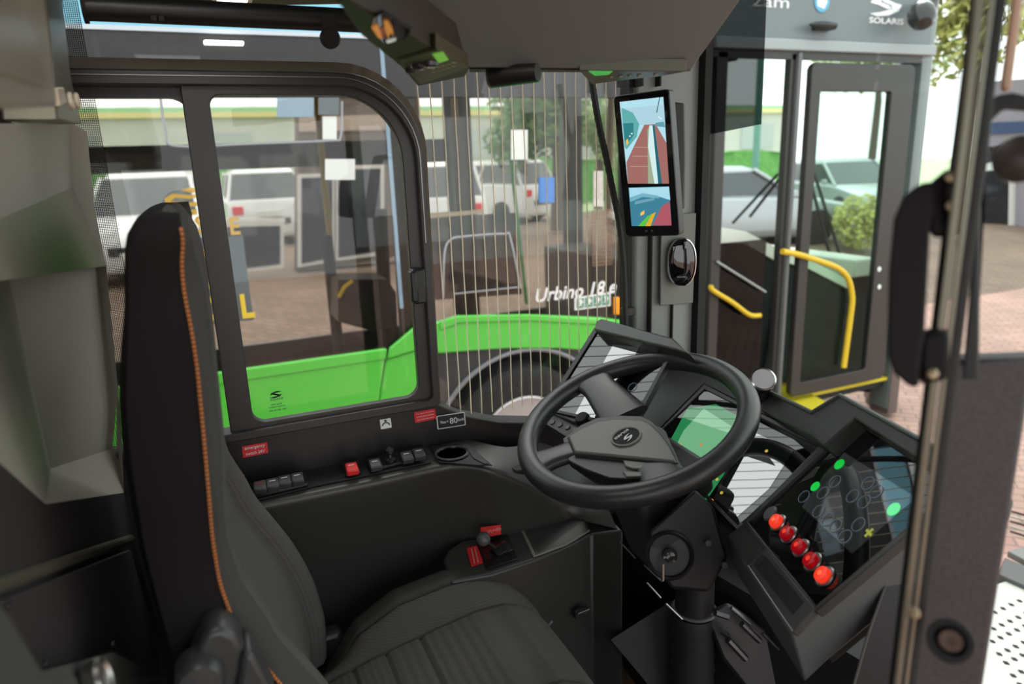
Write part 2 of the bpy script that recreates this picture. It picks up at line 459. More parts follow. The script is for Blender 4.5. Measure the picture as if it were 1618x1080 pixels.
# pillar, windscreen ----------------------------------------------------------
pil = sroot('trim_1', (1.05, 1.45, 1.4))
plan = [(0.945, 1.452), (0.955, 1.43), (1.08, 1.415), (1.125, 1.425), (1.13, 1.50), (0.965, 1.50)]
obj('pillar_cover', MB().prism([Vector((x, y, 1.40)) for x, y in plan], (0, 0, 1.35)), M('pillar_grey', (0.24, 0.255, 0.24), 0.5, bump=0.15, bscale=500), pil, bevel=0.004)
obj('pillar_edge', MB().prism([Vector((x, y, 1.40)) for x, y in [(1.122, 1.40), (1.142, 1.40), (1.16, 1.50), (1.122, 1.50)]], (0, 0, 1.35)), blackm, pil)
obj('pillar_edge', MB().prism([Vector((x, y, 1.40)) for x, y in [(0.9385, 1.44), (0.949, 1.44), (0.949, 1.4785), (0.9385, 1.4785)]], (0, 0, 1.35)), blackm, pil)
for x0 in (0.985, 1.05):
    obj('seam', MB().box((x0, 1.409 + 0.0, 1.45), (x0 + 0.003, 1.43, 2.05)), blackm, pil)
for px in (983, 1010, 1038):
    p = P(px, 128, Y=1.42)
    obj('vent_slot', MB().box((p.x - 0.002, 1.405, p.z - 0.012), (p.x + 0.002, 1.44, p.z + 0.09)), blackm, pil)

ws = sroot('window_3', (1.38, 0.6, 1.5))
wp = smooth_path([Vector((1.15, 1.48, 0)), Vector((1.25, 1.36, 0)), Vector((1.35, 1.10, 0)), Vector((1.40, 0.7, 0)), Vector((1.43, 0.1, 0)), Vector((1.40, -0.6, 0)), Vector((1.30, -1.1, 0))], 4)
wm = MB().grid(lambda u, v: Vector((wp[round(u * (len(wp) - 1))].x, wp[round(u * (len(wp) - 1))].y, 1.40 + v * 1.36)), len(wp) - 1, 4)
obj('windscreen_pane', wm, g_ws, ws)
wq = [p for p in wp if p.y > 1.0]
lw = MB().prism([Vector((p.x + 0.01, p.y, 0.30)) for p in wq] + [Vector((p.x + 0.06, p.y, 0.30)) for p in reversed(wq)], (0, 0, 1.12))
struct(obj('wall_front', lw, dark))

# sun blind hanging inside the windscreen corner
blp = (Vector((1.21, 1.35, 2)), Vector((-0.62, -0.72, 0)).normalized() * -1)
q = PP([(1116, 60), (1112, 214), (1203, 196), (1213, -40), (1160, -40)], pl=blp)
bl = MB().prism(q, blp[1] * 0.003)
g_blind = glass('blind_film', (0.33, 0.34, 0.34), 0.15)
tag(obj('sun_blind', bl, g_blind), 'dark see-through sun blind pulled down at the corner of the windscreen', 'blind')

# partition behind the driver -------------------------------------------------
XP = -0.2
part = sroot('wall_rear', (-0.25, 1.0, 0.9))
def pv(px, py, x=XP):                                       # on the partition, never past the side wall
    p = P(px, py, X=x)
    return p if p.y < 1.44 else P(px, py, Y=1.44 + (XP - x) * 0.2)
pm = M('partition_grey', (0.33, 0.31, 0.265), 0.5, bump=0.1, bscale=300)
pd = M('partition_dark', (0.035, 0.030, 0.030), 0.55, bump=0.1, bscale=300)
mb = MB()
def face(*pts): 
    mb.add([pv(*p) for p in pts], [tuple(range(len(pts)))])
# raised upper facet, chamfers, recess, flanges
face((-260, 200), (112, 193), (114, 296), (-260, 459))
face((112, 193), (137, 208), (150, 330), (168, 420), (114, 296))
face((-260, 459), (114, 296), (168, 420), (152, 408, -0.29), (12, 430, -0.29), (-260, 480))
face((12, 430, -0.29), (152, 408, -0.29), (184, 640, -0.27), (178, 708, -0.27), (80, 740, -0.27))
face((152, 408, -0.29), (168, 420), (189, 640), (184, 640, -0.27))
face((-260, 480), (12, 430, -0.29), (80, 740, -0.27), (72, 796), (-260, 500))
face((80, 740, -0.27), (184, 706, -0.27), (196, 778), (72, 796))
face((184, 640, -0.27), (189, 640), (196, 778), (184, 706, -0.27))
obj('moulded_panel', mb, pm, part, smooth=20)
mb2 = MB(); mb = mb2
face((-260, 490), (-258, 500), (72, 796), (196, 778), (214, 850), (-260, 1020))
obj('lower_panel', mb, pd, part, smooth=0)
obj('backing', MB().box((-0.36, 0.45, 0.86), (-0.31, 1.44, 2.735)), pd, part)
# chrome strip
st = [pv(-260, 1016), pv(206, 850)]
obj('strip', MB().tube(st, 0.007, 10), olive, part)
# access plate with screws, lower housing
mb = MB()
face((-260, 1026), (210, 858), (300, 1150), (280, 1500), (-260, 1500))
obj('back_wall', mb, pd, part, smooth=0)
q = [pv(2, 948, -0.19), pv(206, 868, -0.19), pv(270, 1085, -0.19), pv(180, 1026, -0.19), pv(66, 1058, -0.19)]
obj('access_plate', MB().prism(q, (-0.008, 0, 0)), pd, part, bevel=0.002)
for px, py in ((14, 956), (74, 1047), (180, 1016)):
    p = pv(px, py, -0.188)
    obj('screw', MB().lathe(p, (1, 0, 0), [(0, 0.002), (0.003, 0.002), (0.004, 0), (0.004, -0.002)], 10), steel if 0 else black, part)
mb = MB()
face((-60, 930, -0.16), (4, 960, -0.16), (66, 1060, -0.16), (178, 1030, -0.16), (262, 1070, -0.16), (300, 1180, -0.14), (-60, 1180, -0.14))
obj('lower_housing', mb, grey, part, smooth=0)
p = pv(162, 1074, -0.14)
obj('grab_hole', MB().lathe(p, (1, 0, 0.2), [(0.017, 0.0), (0.02, 0.004), (0.022, 0.0), (0.02, -0.01)], 20), steel, part)

# overhead cabinet in the rear corner
cab = thing('overhead_cabinet', 'olive grey overhead cabinet in the upper rear corner behind the seat', 'cabinet', pv(0, 160, -0.18))
cm = M('cabinet_olive', (0.22, 0.195, 0.145), 0.4, bump=0.05, bscale=300)
XC = -0.10
cp = [(-330, -330), (8, -330), (58, -60), (78, 50), (92, 168), (-330, 190)]
obj('body', MB().prism([pv(x, y, XC) for x, y in cp], (-0.15, 0, 0)), cm, cab, bevel=0.004)
dr = [pv(x, y, XC + 0.004) for x, y in ((-300, -200), (-110, -200), (-10, -60), (56, 50), (76, 138), (-300, 10))]
obj('door', MB().prism(dr, (-0.006, 0, 0)), M('cabinet_door', (0.19, 0.165, 0.12), 0.3), cab, bevel=0.002)
q = [pv(x, y, XC - 0.05) for x, y in ((30, -330), (62, -330), (88, -60), (112, 120), (128, 196), (92, 190), (80, 60))]
obj('side_post', MB().prism(q, (-0.06, 0, 0)), olive, cab, bevel=0.003)
hk = thing('hook_bracket', 'small pale metal hook with two rings at the front edge of the overhead cabinet', 'hook', P(112, 165, X=-0.14))
q = [P(x, y, X=-0.135) for x, y in ((90, 139), (101, 138), (106, 162), (96, 168))]
obj('bracket', MB().prism(q, (-0.006, 0, 0)), M('pale_metal', (0.6, 0.52, 0.4), 0.4, metal=0.3), hk, bevel=0.001)
for dx in (0, 10):
    pc = P(112 + dx, 160, X=-0.135)
    obj('ring', MB().tube([pc + Vector((0, math.cos(a) * 0.008, math.sin(a) * 0.009)) for a in [k * PI / 8 for k in range(16)]], 0.0028, 8, closed=True), MATS['pale_metal'], hk)

# roller blind case, ceiling lamp ---------------------------------------------
rb = thing('window_roller_blind', 'black roller blind case above the sliding side window', 'blind', P(340, 30, Y=1.36))
a, b = P(137, 12, Y=1.38), P(590, 34, Y=1.38)
obj('tube', MB().tube([a, b], 0.020, 20), black, rb)
obj('end_cap', MB().cyl(a - Vector((0.006, 0, 0)), a, 0.024), blackm, rb)
pc = P(522, 60, Y=1.36)
obj('pull_tab', MB().lathe(pc, (0, -1, 0), [(0, 0.006), (0.015, 0.006), (0.018, 0), (0.018, -0.006)], 24).box(pc + Vector((-0.012, -0.003, 0)), pc + Vector((0.012, 0.003, 0.04))), blackm, rb)
for px in (243, 255):
    p = P(px, 29, Y=1.36); obj('clip', MB().box(p - Vector((.004, .004, .004)), p + Vector((.004, .004, .004))), blackm, rb)
struct(obj('ceiling_edge', MB().prism([P(x, y, Z=2.50) for x, y in ((-80, -60), (700, -60), (560, 6), (330, 10), (100, -4))], (0, 0, 0.24)), M('ceiling_brown', (0.05, 0.035, 0.02), 0.6)))
lampm = M('lamp_lens', (0.9, 0.9, 0.9), 0.3, emit=(1, 0.98, 0.95), es=3.0)
def ceil_lamp(nm, label, c, w, d, gr=None):
    t = thing(nm, label, 'lamp', c)
    obj('rim', MB().frame([c + Vector((x, y, 0)) for x, y in rrect(-w, -d, w, d, 0.012)], [c + Vector((x, y, 0)) for x, y in rrect(-w + .008, -d + .008, w - .008, d - .008, 0.008)], (0, 0, 0.014)), chrome, t)
    obj('lens', MB().prism([c + Vector((x, y, 0.003)) for x, y in rrect(-w + .008, -d + .008, w - .008, d - .008, 0.008)], (0, 0, 0.01)), lampm, t)
    return t
lb = Vector((-0.35, 0.62, 2.735))
t = thing('ceiling_light_strip', 'lit ceiling light panel overhead behind the driver seat', 'lamp', lb)
obj('lens', MB().box(lb + Vector((-0.40, -0.16, -0.02)), lb + Vector((0.40, 0.16, 0.0))), M('strip_lens', (0.9, 0.9, 0.9), 0.3, emit=(1, 0.97, 0.92), es=11.0), t, bevel=0.004)
ceil_lamp('ceiling_lamp', 'lit white ceiling lamp at the top edge above the roller blind', P(367, 2, Z=2.47), 0.035, 0.03)

# ------------------------------------------------------------------ driver's side console
con = thing('side_console', 'dark grey moulded side console with armrest rim, switches and trays under the window', 'console', (0.3, 1.42, 0.86))
near = [(340, 835, 1.525), (372, 814, 1.53), (400, 800, 1.53), (500, 778, 1.53), (600, 757, 1.53), (690, 737, 1.53), (735, 733, 1.53), (780, 742, 1.515), (835, 765, 1.46), (880, 795, 1.385), (905, 818, 1.335)]
far = [(325, 775, 1.53), (350, 764, 1.53), (380, 757, 1.53), (470, 738, 1.53), (570, 717, 1.53), (680, 697, 1.53), (735, 694, 1.53), (800, 706, 1.515), (860, 700, 1.48), (930, 745, 1.42), (975, 835, 1.345)]
nl = smooth_path([P(x, y, Z=z) for x, y, z in near], 5)
fl = smooth_path([P(x, y, Z=z) for x, y, z in far], 5)
rings = []
for a, b in zip(fl, nl):
    d = (b - a); d.z = 0; d.normalize()
    rings.append([a + Vector((0, 0, -0.03)), a, a + (b - a) * 0.5, b - d * 0.012, b - d * 0.004 + Vector((0, 0, -0.002)), b + Vector((0, 0, -0.008)), b + Vector((0, 0, -0.018)) - d * 0.003,
                  b - d * 0.018 + Vector((0, 0, -0.07)), b - d * 0.06 + Vector((0, 0, -0.16)), b - d * 0.075 + Vector((0, 0, -0.32)), b - d * 0.075 + Vector((0, 0, -0.6))])
obj('armrest', MB().loft(rings, closed=False, cap=False), dash_m, con, smooth=60)
# black switch plate and its outline
def zq(pts, z): return PP(pts, Z=z)
obj('switch_plate', MB().prism(zq([(372, 778), (400, 763), (560, 727), (668, 704), (682, 731), (600, 748), (500, 768), (403, 792)], 1.532), (0, 0, 0.003)), blackm, con, bevel=0.001)
def rocker(px, py, mat, capmat=None):
    p = P(px, py, Z=1.552)
    R = Matrix.Rotation(math.radians(-3), 3, 'Z') @ Matrix.Rotation(math.radians(10), 3, 'X')
    o = obj('rocker_switch', MB().box((-0.0125, -0.016, -0.008), (0.0125, 0.016, 0.006), R, p), mat, con, bevel=0.003)
    obj('symbol', MB().box((-0.006, 0.004, 0.0058), (0.006, 0.0055, 0.0066), R, p), capmat or white, o)
    return o
swm = M('switch_grey', (0.035, 0.036, 0.038), 0.4)
for base in ([(401, 772), (484, 752), (487, 768), (404, 787)], [(541, 735), (566, 729), (571, 748), (546, 754)], [(578, 729), (668, 706), (674, 724), (585, 747)]):
    obj('switch_bezel', MB().prism(zq(base, 1.536), (0, 0, 0.007)), M('bezel_black', (0.006, 0.006, 0.006), 0.3), con, bevel=0.002)
for k, (px, py) in enumerate(((411, 769), (431, 765), (450, 760), (470, 756), (593, 734), (643, 722), (662, 717))):
    rocker(px, py, swm, redp if k == 0 else None)
r = rocker(556, 740, redp); r['label'] = 'red rocker switch'
p = P(617, 730, Z=1.54)
js = obj('mirror_joystick', MB().lathe(p, (0, 0, 1), [(0.012, 0), (0.012, 0.008), (0.006, 0.012), (0.005, 0.02), (0.009, 0.023), (0.009, 0.03), (0.004, 0.034), (0, 0.034)], 16), black, con)
# cup holder
obj('cup_holder_plate', MB().prism(zq([(680, 706), (738, 701), (778, 736), (752, 736), (694, 731)], 1.533), (0, 0, 0.003)), blackm, con, bevel=0.001)
pc = P(714, 717, Z=1.537)
obj('cup_holder', MB().lathe(pc, (0, 0, 1), [(0.026, -0.003), (0.033, -0.003), (0.036, 0.003), (0.033, 0.004), (0.031, 0.002), (0.030, -0.001), (0.0, -0.0012)], 32), M('cup_black', (0.004, 0.004, 0.004), 0.3), con)
obj('cup_holder_rim', MB().lathe(pc, (0, 0, 1), [(0.034, 0.002), (0.036, 0.005), (0.038, 0.002)], 40), grey, con)
obj('key_slot', MB().prism(zq([(738, 709), (752, 713), (772, 733), (765, 733), (748, 724)], 1.5365), (0, 0, 0.0015)), M('cup_black', (0, 0, 0)), con)
# pocket in the light grey part beside the wheel
obj('open_pocket', MB().prism([P(x, y, Z=1.50 - (x - 785) * 0.0006) for x, y in ((783, 727), (818, 714), (850, 718), (846, 748), (815, 751))], (0, 0, 0.012)), blackm, con, bevel=0.002)
# lower shelf with lever gate and tray
Z2 = 1.318
sh = [(700, 884), (708, 868), (730, 853), (747, 851), (806, 842), (824, 838), (905, 822), (950, 800), (985, 838), (935, 842), (895, 862), (842, 884), (777, 906), (712, 918)]
shp = [P(x, y, Z=Z2 + (0.03 if x > 940 else 0)) for x, y in sh]
obj('lower_shelf', MB().prism(shp, (0, 0, -0.45)), M('shelf_plastic', (0.032, 0.032, 0.030), 0.38, bump=0.2, bscale=700), con, bevel=0.006, seg=3)
tr_o = zq([(823, 839), (915, 824), (933, 839), (895, 862), (843, 881)], Z2 + 0.001)
tc_ = sum(tr_o, Vector((0, 0, 0))) / 5
tr_i = [tc_ + (p - tc_) * 0.9 for p in tr_o]
obj('tray', MB().frame(tr_o, tr_i, (0, 0, 0.003)), lgrey, con, bevel=0.0015)
obj('tray_shade', MB().prism([tc_ + (p - tc_) * 0.9 for p in tr_o], (0, 0, 0.0008)), M('tray_shade_dark', (0.006, 0.006, 0.006), 0.6), con)  # flat dark sheet paints recess shade onto the solid shelf
obj('tray_bottom', MB().prism([tc_ + (p - tc_) * 0.88 + Vector((0, 0, 0.001)) for p in [tr_o[0] * .45 + tr_o[4] * .55, tr_o[1] * .3 + tr_o[2] * .7, tr_o[2], tr_o[3], tr_o[4]]], (0, 0, 0.0006)), grey, con)
obj('lever_gate', MB().prism(zq([(752, 858), (803, 845), (818, 884), (769, 901)], Z2 + 0.001), (0, 0, 0.003)), M('bezel_black', (0, 0, 0)), con, bevel=0.002)
a = P(785, 872, Z=Z2)
lv = thing('parking_brake_lever', 'grey ball-topped parking brake lever on the lower shelf beside a red sticker', 'lever', a)
obj('body', MB().lathe(a + Vector((0.012, 0.0, -0.004)), (1, 0.25, 0.25), [(0.0, -0.02), (0.02, -0.02), (0.02, 0.004), (0.022, 0.006), (0.02, 0.008), (0.019, 0.02), (0.0, 0.022)], 24), M('lever_black', (0.015, 0.015, 0.016), 0.18), lv)
bpnt = P(764, 851, Z=Z2 + 0.045)
obj('stem', MB().cyl(a + Vector((0, 0, 0.008)), bpnt, 0.004), blackm, lv)
obj('knob', MB().lathe(bpnt, (0, 0, 1), [(0.0155 * math.sin(t), -0.0155 * math.cos(t)) for t in [k * PI / 12 for k in range(13)]], 24), M('knob_grey', (0.07, 0.075, 0.08), 0.35), lv)
# small clip on the upright face and seat lever
p = P(918, 967, Y=1.235)
ck = thing('cable_clip', 'small glossy black clip on the dark upright face below the tray', 'clip', p)
obj('body', MB().box(p - Vector((.018, .006, .01)), p + Vector((.018, .006, .012))), blackm, ck, bevel=0.003)
obj('bar', MB().tube([p + Vector((-.014, -.010, .008)), p + Vector((.016, -.010, .010))], 0.0025, 8), M('gloss_black', (0.03, 0.03, 0.03), 0.1), ck)
p = P(379, 759, Z=1.56)
rl = thing('emergency_switch_lever', 'bright red switch lever at the rear end of the side console', 'switch', p)
obj('body', MB().box(p + Vector((-.010, -.008, -.012)), p + Vector((.010, .010, .010))), redp, rl, bevel=0.003)
obj('lever', MB().box(p + Vector((-.002, -.020, -.022)), p + Vector((.012, -.006, .004))), redp, rl, bevel=0.003)

# stickers on the wall --------------------------------------------------------
def sticker(name, label, quad, Y, mat, lines, tm=white, margin=None, cat='sticker'):
    q = PP(quad, Y=Y)
    c = sum(q, Vector((0, 0, 0))) / 4
    t = thing(name, label, cat, c, 'red warning stickers in the cab' if name == 'warning_sticker' else None)
    obj('plate', MB().prism(q, (0, 0.001, 0)), mat, t)
    xd, yd = (q[1] - q[0] + q[2] - q[3]) / 2, (q[0] - q[3] + q[1] - q[2]) / 2
    w, h = xd.length, yd.length
    n = len(lines)
    for i, (s, wf, hf) in enumerate(lines):
        text('lettering', s, c + yd * (0.5 - (i + 0.5) / n) * 0.85 + Vector((0, -0.001, 0)), xd, yd, h * hf, tm, t, width=w * wf)
    return t, c, xd, yd
sticker('warning_sticker', 'red sticker with white lettering below the window at the rear, near the seat back', [(382, 705), (422, 698), (424, 715), (384, 723)], 1.448, red, [('emergency', 0.8, 0.26), ('switch 24V', 0.75, 0.26)])
sticker('warning_sticker', 'small red sticker with tiny white text at the front end of the window sill', [(654, 651), (687, 645), (690, 661), (656, 668)], 1.448, red, [('To open or close', 0.8, 0.1), ('press the handle', 0.8, 0.1), ('and slide the pane', 0.8, 0.1)])
t, c, xd, yd = sticker('seat_belt_sticker', 'small square white pictogram sticker below the window between the two red stickers', [(600, 663), (617, 660), (619, 675), (602, 678)], 1.448, paper, [])
pts = [c + xd * (0.32 * math.cos(a)) + yd * (-0.18 + 0.3 * math.sin(a)) + Vector((0, -0.0008, 0)) for a in [k * PI / 10 for k in range(11)]]
obj('pictogram', MB().tube(pts, 0.0013, 6), inkm, t)
obj('pictogram', MB().prism([c + xd * x + yd * y + Vector((0, -0.0008, 0)) for x, y in ((-0.1, 0.2), (0.1, 0.2), (0.1, 0.4), (-0.1, 0.4))], (0, 0.0004, 0)), inkm, t)
t, c, xd, yd = sticker('speed_limit_plate', 'black plate with white border reading a speed of 80 by the front window corner', [(689, 657), (734, 650), (736, 671), (691, 678)], 1.446, M('plate_black', (0.012, 0.014, 0.018), 0.4), [], cat='sign')
fq = lambda k: [c + xd * (x * k) + yd * (y * (k if k == 1 else k - 0.03)) + Vector((0, -0.0015, 0)) for x, y in rrect(-.5, -.5, .5, .5, .06)]
obj('border', MB().frame(fq(1.0), fq(0.93), (0, 0.001, 0)), M('border_white', (0.6, 0.62, 0.62), 0.4), t)
text('lettering', '80', c + xd * 0.08 + Vector((0, -0.002, 0)), xd, yd, yd.length * 0.42, white, t)
text('lettering', 'Vmax =', c - xd * 0.25 + Vector((0, -0.002, 0)), xd, yd, yd.length * 0.22, white, t, width=xd.length * 0.28)
text('lettering', 'km/h', c + xd * 0.34 + Vector((0, -0.002, 0)), xd, yd, yd.length * 0.2, white, t, width=xd.length * 0.2)
q = zq([(737, 866), (758, 861), (763, 889), (745, 895)], Z2 + 0.0015)
c = sum(q, Vector((0, 0, 0))) / 4
t = thing('warning_sticker', 'red sticker lying on the lower shelf directly beside the lever', 'sticker', c, 'red warning stickers in the cab')
obj('plate', MB().prism(q, (0, 0, 0.001)), red, t)
for k in (-0.16, 0.1):
    a_, b_ = (q[0] + q[1]) / 2, (q[2] + q[3]) / 2; s_ = (q[1] - q[0]) * k + Vector((0, 0, 0.0014))
    obj('lettering', MB().tube([a_ * .9 + b_ * .1 + s_, a_ * .1 + b_ * .9 + s_], 0.0012, 4), M('print_pink', (0.7, 0.35, 0.3), 0.5), t)
q = [P(759, 833, Y=1.34), P(791, 829, Y=1.34), P(792, 844, Y=1.34), P(761, 849, Y=1.34)]
c = sum(q, Vector((0, 0, 0))) / 4
t = thing('warning_sticker', 'red sticker standing upright behind the ball of the lever', 'sticker', c, 'red warning stickers in the cab')
obj('plate', MB().prism(q, (0, 0.002, 0)), red, t)
text('lettering', '(P)>(D)', c + Vector((0.008, -0.001, 0)), FWD, UP, 0.009, MATS['print_pink'], t, width=0.034)

# ------------------------------------------------------------------ driver's seat
def interp(tab, z):                                          # tab sorted by descending key
    if z >= tab[0][0]: return tab[0][1]
    for (a, x), (b, y) in zip(tab, tab[1:]):
        if b <= z <= a:
            t = (a - z) / (a - b); return x + (y - x) * t
    return tab[-1][1]

seat = thing('driver_seat', 'black fabric driver seat with tall one-piece backrest and orange seam', 'seat', (0.1, 1.05, 0.86))
rear = [(2.116, -0.062), (2.101, -0.082), (2.06, -0.089), (2.022, -0.094), (1.983, -0.103), (1.922, -0.114), (1.873, -0.118), (1.753, -0.119), (1.687, -0.115), (1.619, -0.112), (1.2, -0.09)]
seam = [(2.11, -0.024), (2.096, -0.020), (2.067, -0.027), (2.034, -0.029), (1.993, -0.027), (1.95, -0.027), (1.87, -0.031), (1.817, -0.034), (1.755, -0.038), (1.697, -0.038), (1.644, -0.03), (1.593, -0.013), (1.539, 0.012), (1.45, 0.05), (1.35, 0.07), (1.2, 0.075)]
front = [(2.116, -0.03), (2.10, -0.018), (2.08, -0.008), (2.04, -0.004), (2.0, -0.003), (1.95, -0.006), (1.85, -0.010), (1.8, -0.016), (1.743, -0.020), (1.68, -0.012), (1.62, 0.012), (1.588, 0.02), (1.53, 0.05), (1.484, 0.073), (1.43, 0.093), (1.379, 0.107), (1.30, 0.118), (1.2, 0.112)]
def smooth_tab(tab, z, w=0.02):
    return (interp(tab, z - w) + interp(tab, z) * 2 + interp(tab, z + w)) / 4
rings = []
zs = [2.118, 2.114, 2.106, 2.095, 2.08] + [2.06 - 0.02 * k for k in range(43)]
for i, z in enumerate(zs):
    xr, xs, xf = smooth_tab(rear, z, .012), smooth_tab(seam, z, .012), smooth_tab(front, z, .012)
    tq = (2.118 - z) / 0.025
    sc = 1 if tq >= 1 else math.sqrt(max(0.0, 1 - (1 - tq) ** 2)) * 0.18 + 0.82
    if i == 0:
        xr += 0.006; xf -= 0.004
    hw = (0.25 - 0.04 * max(0, min(1, (z - 1.82) / 0.22))) * sc
    rec = 0.012 + 0.035 * max(0, min(1, (1.95 - z) / 0.4))
    r = []
    def pt(x, y): r.append(Vector((x, 1.05 + y, z)))
    for sgn in (-1,):
        pass
    # from the rear right corner round the right side, over the front, back along the left
    half = [(xr, 0.0), (xr, 0.6), (xr + 0.004, 0.9), (xr + (xs - xr) * .15, 0.985), (xr + (xs - xr) * .33, 1.0), (xr + (xs - xr) * .6, 1.0), (xs - (xs - xr) * .12, 1.0), (xs - 0.0015, 0.995), (xs + 0.0015, 0.99), (xs + 0.008, 0.988), ((xs + xf) / 2 + 0.004, 0.955), (xf - 0.004, 0.90), (xf, 0.84), (xf - 0.003, 0.78), (xf - 0.012, 0.71), (xf - 0.013 - rec * .4, 0.685), (xf - rec * 0.8, 0.60), (xf - rec, 0.35), (xf - rec, 0.0)]
    for x, y in half: pt(x, -y * hw)
    for x, y in reversed(half[1:-1]): pt(x, y * hw)
    rings.append(r)
bmB = MB()
n = len(rings[0])
bmB.loft(rings)
# material per strip: 0 black side cloth, 1 side cloth, 2 woven insert
for fi, f in enumerate(bmB.f):
    if len(f) == 4:
        k = fi % n
        kk = k if k < n // 2 else n - 1 - k
        bmB.mi[fi] = 0 if kk < 8 else (1 if kk < 11 else 2)
obj('backrest', bmB, [fabric_k, fabric_s, fabric], seat, smooth=50)
# seam piping with stitches
sp = []
for k in range(60):
    z = 2.104 - k * 0.0098
    xs = smooth_tab(seam, z, .012)
    tq = min(1, (2.118 - z) / 0.025); sc = math.sqrt(max(0, 1 - (1 - tq) ** 2)) * 0.18 + 0.82
    sp.append(Vector((xs, 1.05 - (0.25 - 0.04 * max(0, min(1, (z - 1.82) / 0.22))) * sc * 0.998, z)))
obj('piping', MB().tube(sp, 0.0016, 6), M('thread_dark', (0.10, 0.03, 0.01), 0.8), seat)
st = MB()
L = 0; acc = 0
for a, b in zip(sp, sp[1:]):
    d = (b - a)
    for t in (0.1, 0.6):
        p = a + d * t
        st.tube([p, p + d * 0.30], 0.0020, 5)
o = obj('stitching', st, thread, seat); o['label'] = 'orange stitched seam'
def seat_line(fn, a, b, n=40): return [fn(a + (b - a) * k / n) for k in range(n + 1)]
# cushion: height field
def cush(x, y):                                               # x 0.06..0.58 forward, y -0.25..0.25 across
    ay = abs(y)
    top = interp([(-0.05, 1.17), (-0.118, 1.192), (-0.177, 1.264), (-0.26, 1.308), (-0.37, 1.322), (-0.45, 1.312), (-0.50, 1.288), (-0.54, 1.245), (-0.565, 1.19), (-0.58, 1.12)][::1], -x)
    mid = interp([(-0.05, 1.20), (-0.118, 1.225), (-0.20, 1.245), (-0.30, 1.262), (-0.40, 1.278), (-0.47, 1.275), (-0.52, 1.252), (-0.55, 1.22), (-0.57, 1.18), (-0.585, 1.12)], -x)
    t = max(0, min(1, (ay - 0.13) / 0.07)); t = t * t * (3 - 2 * t)
    z = mid * (1 - t) + top * t
    e = max(0, (ay - 0.215) / 0.035)
    z -= 0.03 * (1 - math.sqrt(max(0, 1 - min(1, e) ** 2)))
    def g(d, w, dep): return dep * math.exp(-(d / w) ** 2)
    s1 = 0.185 - 0.05 * max(0, (0.16 - x) / 0.1)
    s2 = 0.125
    z -= g(ay - s1, 0.0035, 0.010) + (g(ay - s2, 0.0035, 0.010) if x > 0.1 else 0)
    if ay < s2:
        for xx in (0.15, 0.215, 0.285): z -= g(x - xx, 0.0035, 0.008)
    else:
        if ay < s1: z += 0.006 * math.sin((ay - s2) / (s1 - s2) * PI)
    return z
NX, NY = 150, 150
def cfn(u, v):
    x = 0.06 + 0.525 * u; y = -0.25 + 0.5 * v
    k = 1 - 0.10 * max(0, (x - 0.47) / 0.115) ** 2
    return Vector((x - 0.02 * (abs(y) / 0.25) ** 3 * max(0, (x - 0.4) / 0.18), 1.05 + y * k, cush(x, y)))
cm_ = MB().grid(cfn, NX, NY)
for idx in range(len(cm_.f)):
    j = idx % NY; y = abs(-0.25 + 0.5 * (j + 0.5) / NY)
    cm_.mi[idx] = 1 if y > 0.185 else 0
nv = NY + 1
bt = []
ringi = [(0, j) for j in range(NY + 1)] + [(i, NY) for i in range(1, NX + 1)] + [(NX, j) for j in range(NY - 1, -1, -1)] + [(i, 0) for i in range(NX - 1, 0, -1)]
top_ids = [i * nv + j for i, j in ringi]
o0 = len(cm_.v)
for t in top_ids:
    v = cm_.v[t]; cm_.v.append(Vector((v.x, v.y, 1.08)))
m_ = len(top_ids)
for k in range(m_):
    cm_.f.append((top_ids[k], top_ids[(k + 1) % m_], o0 + (k + 1) % m_, o0 + k)); cm_.mi.append(1)
obj('cushion', cm_, [fabric, fabric_s], seat, smooth=60)
obj('seat_pan', MB().box((0.05, 0.82, 1.02), (0.52, 1.28, 1.09)), black, seat, bevel=0.01)
obj('pedestal', MB().box((0.1, 0.88, 0.86), (0.46, 1.22, 1.03)), blackm, seat, bevel=0.01)
obj('recliner_cover', MB().box((0.04, 1.27, 1.14), (0.15, 1.31, 1.25)), black, seat, bevel=0.012)
p = P(865, 990, Y=1.24)
obj('adjusting_lever', MB().tube([p + Vector((-.06, -.02, -.02)), p + Vector((.012, 0, .012))], 0.004, 8), grey, seat)
# armrest hinge in the bottom foreground
hm = M('hinge_grey', (0.035, 0.037, 0.037), 0.4, bump=0.1, bscale=600)
YH = 0.755
q = [P(x, y, Y=YH) for x, y in ((300, 1110), (300, 1055), (312, 1030), (325, 1000), (350, 992), (374, 1003), (386, 1026), (384, 1052), (372, 1110))]
obj('armrest_hinge', MB().prism(q, (0, 0.05, 0)), hm, seat, bevel=0.008, seg=4)
pc = P(316, 1075, Y=YH - 0.01)
obj('hinge_cap', MB().lathe(pc, (0, -1, 0), [(0.026, -0.03), (0.026, 0.004), (0.022, 0.010), (0, 0.012)], 28), hm, seat)
q = [P(x, y, Y=YH - 0.01) for x, y in ((372, 1110), (384, 1040), (392, 1030), (402, 1038), (440, 1110))]
obj('armrest', MB().prism(q, (0, 0.05, 0)), hm, seat, bevel=0.006)

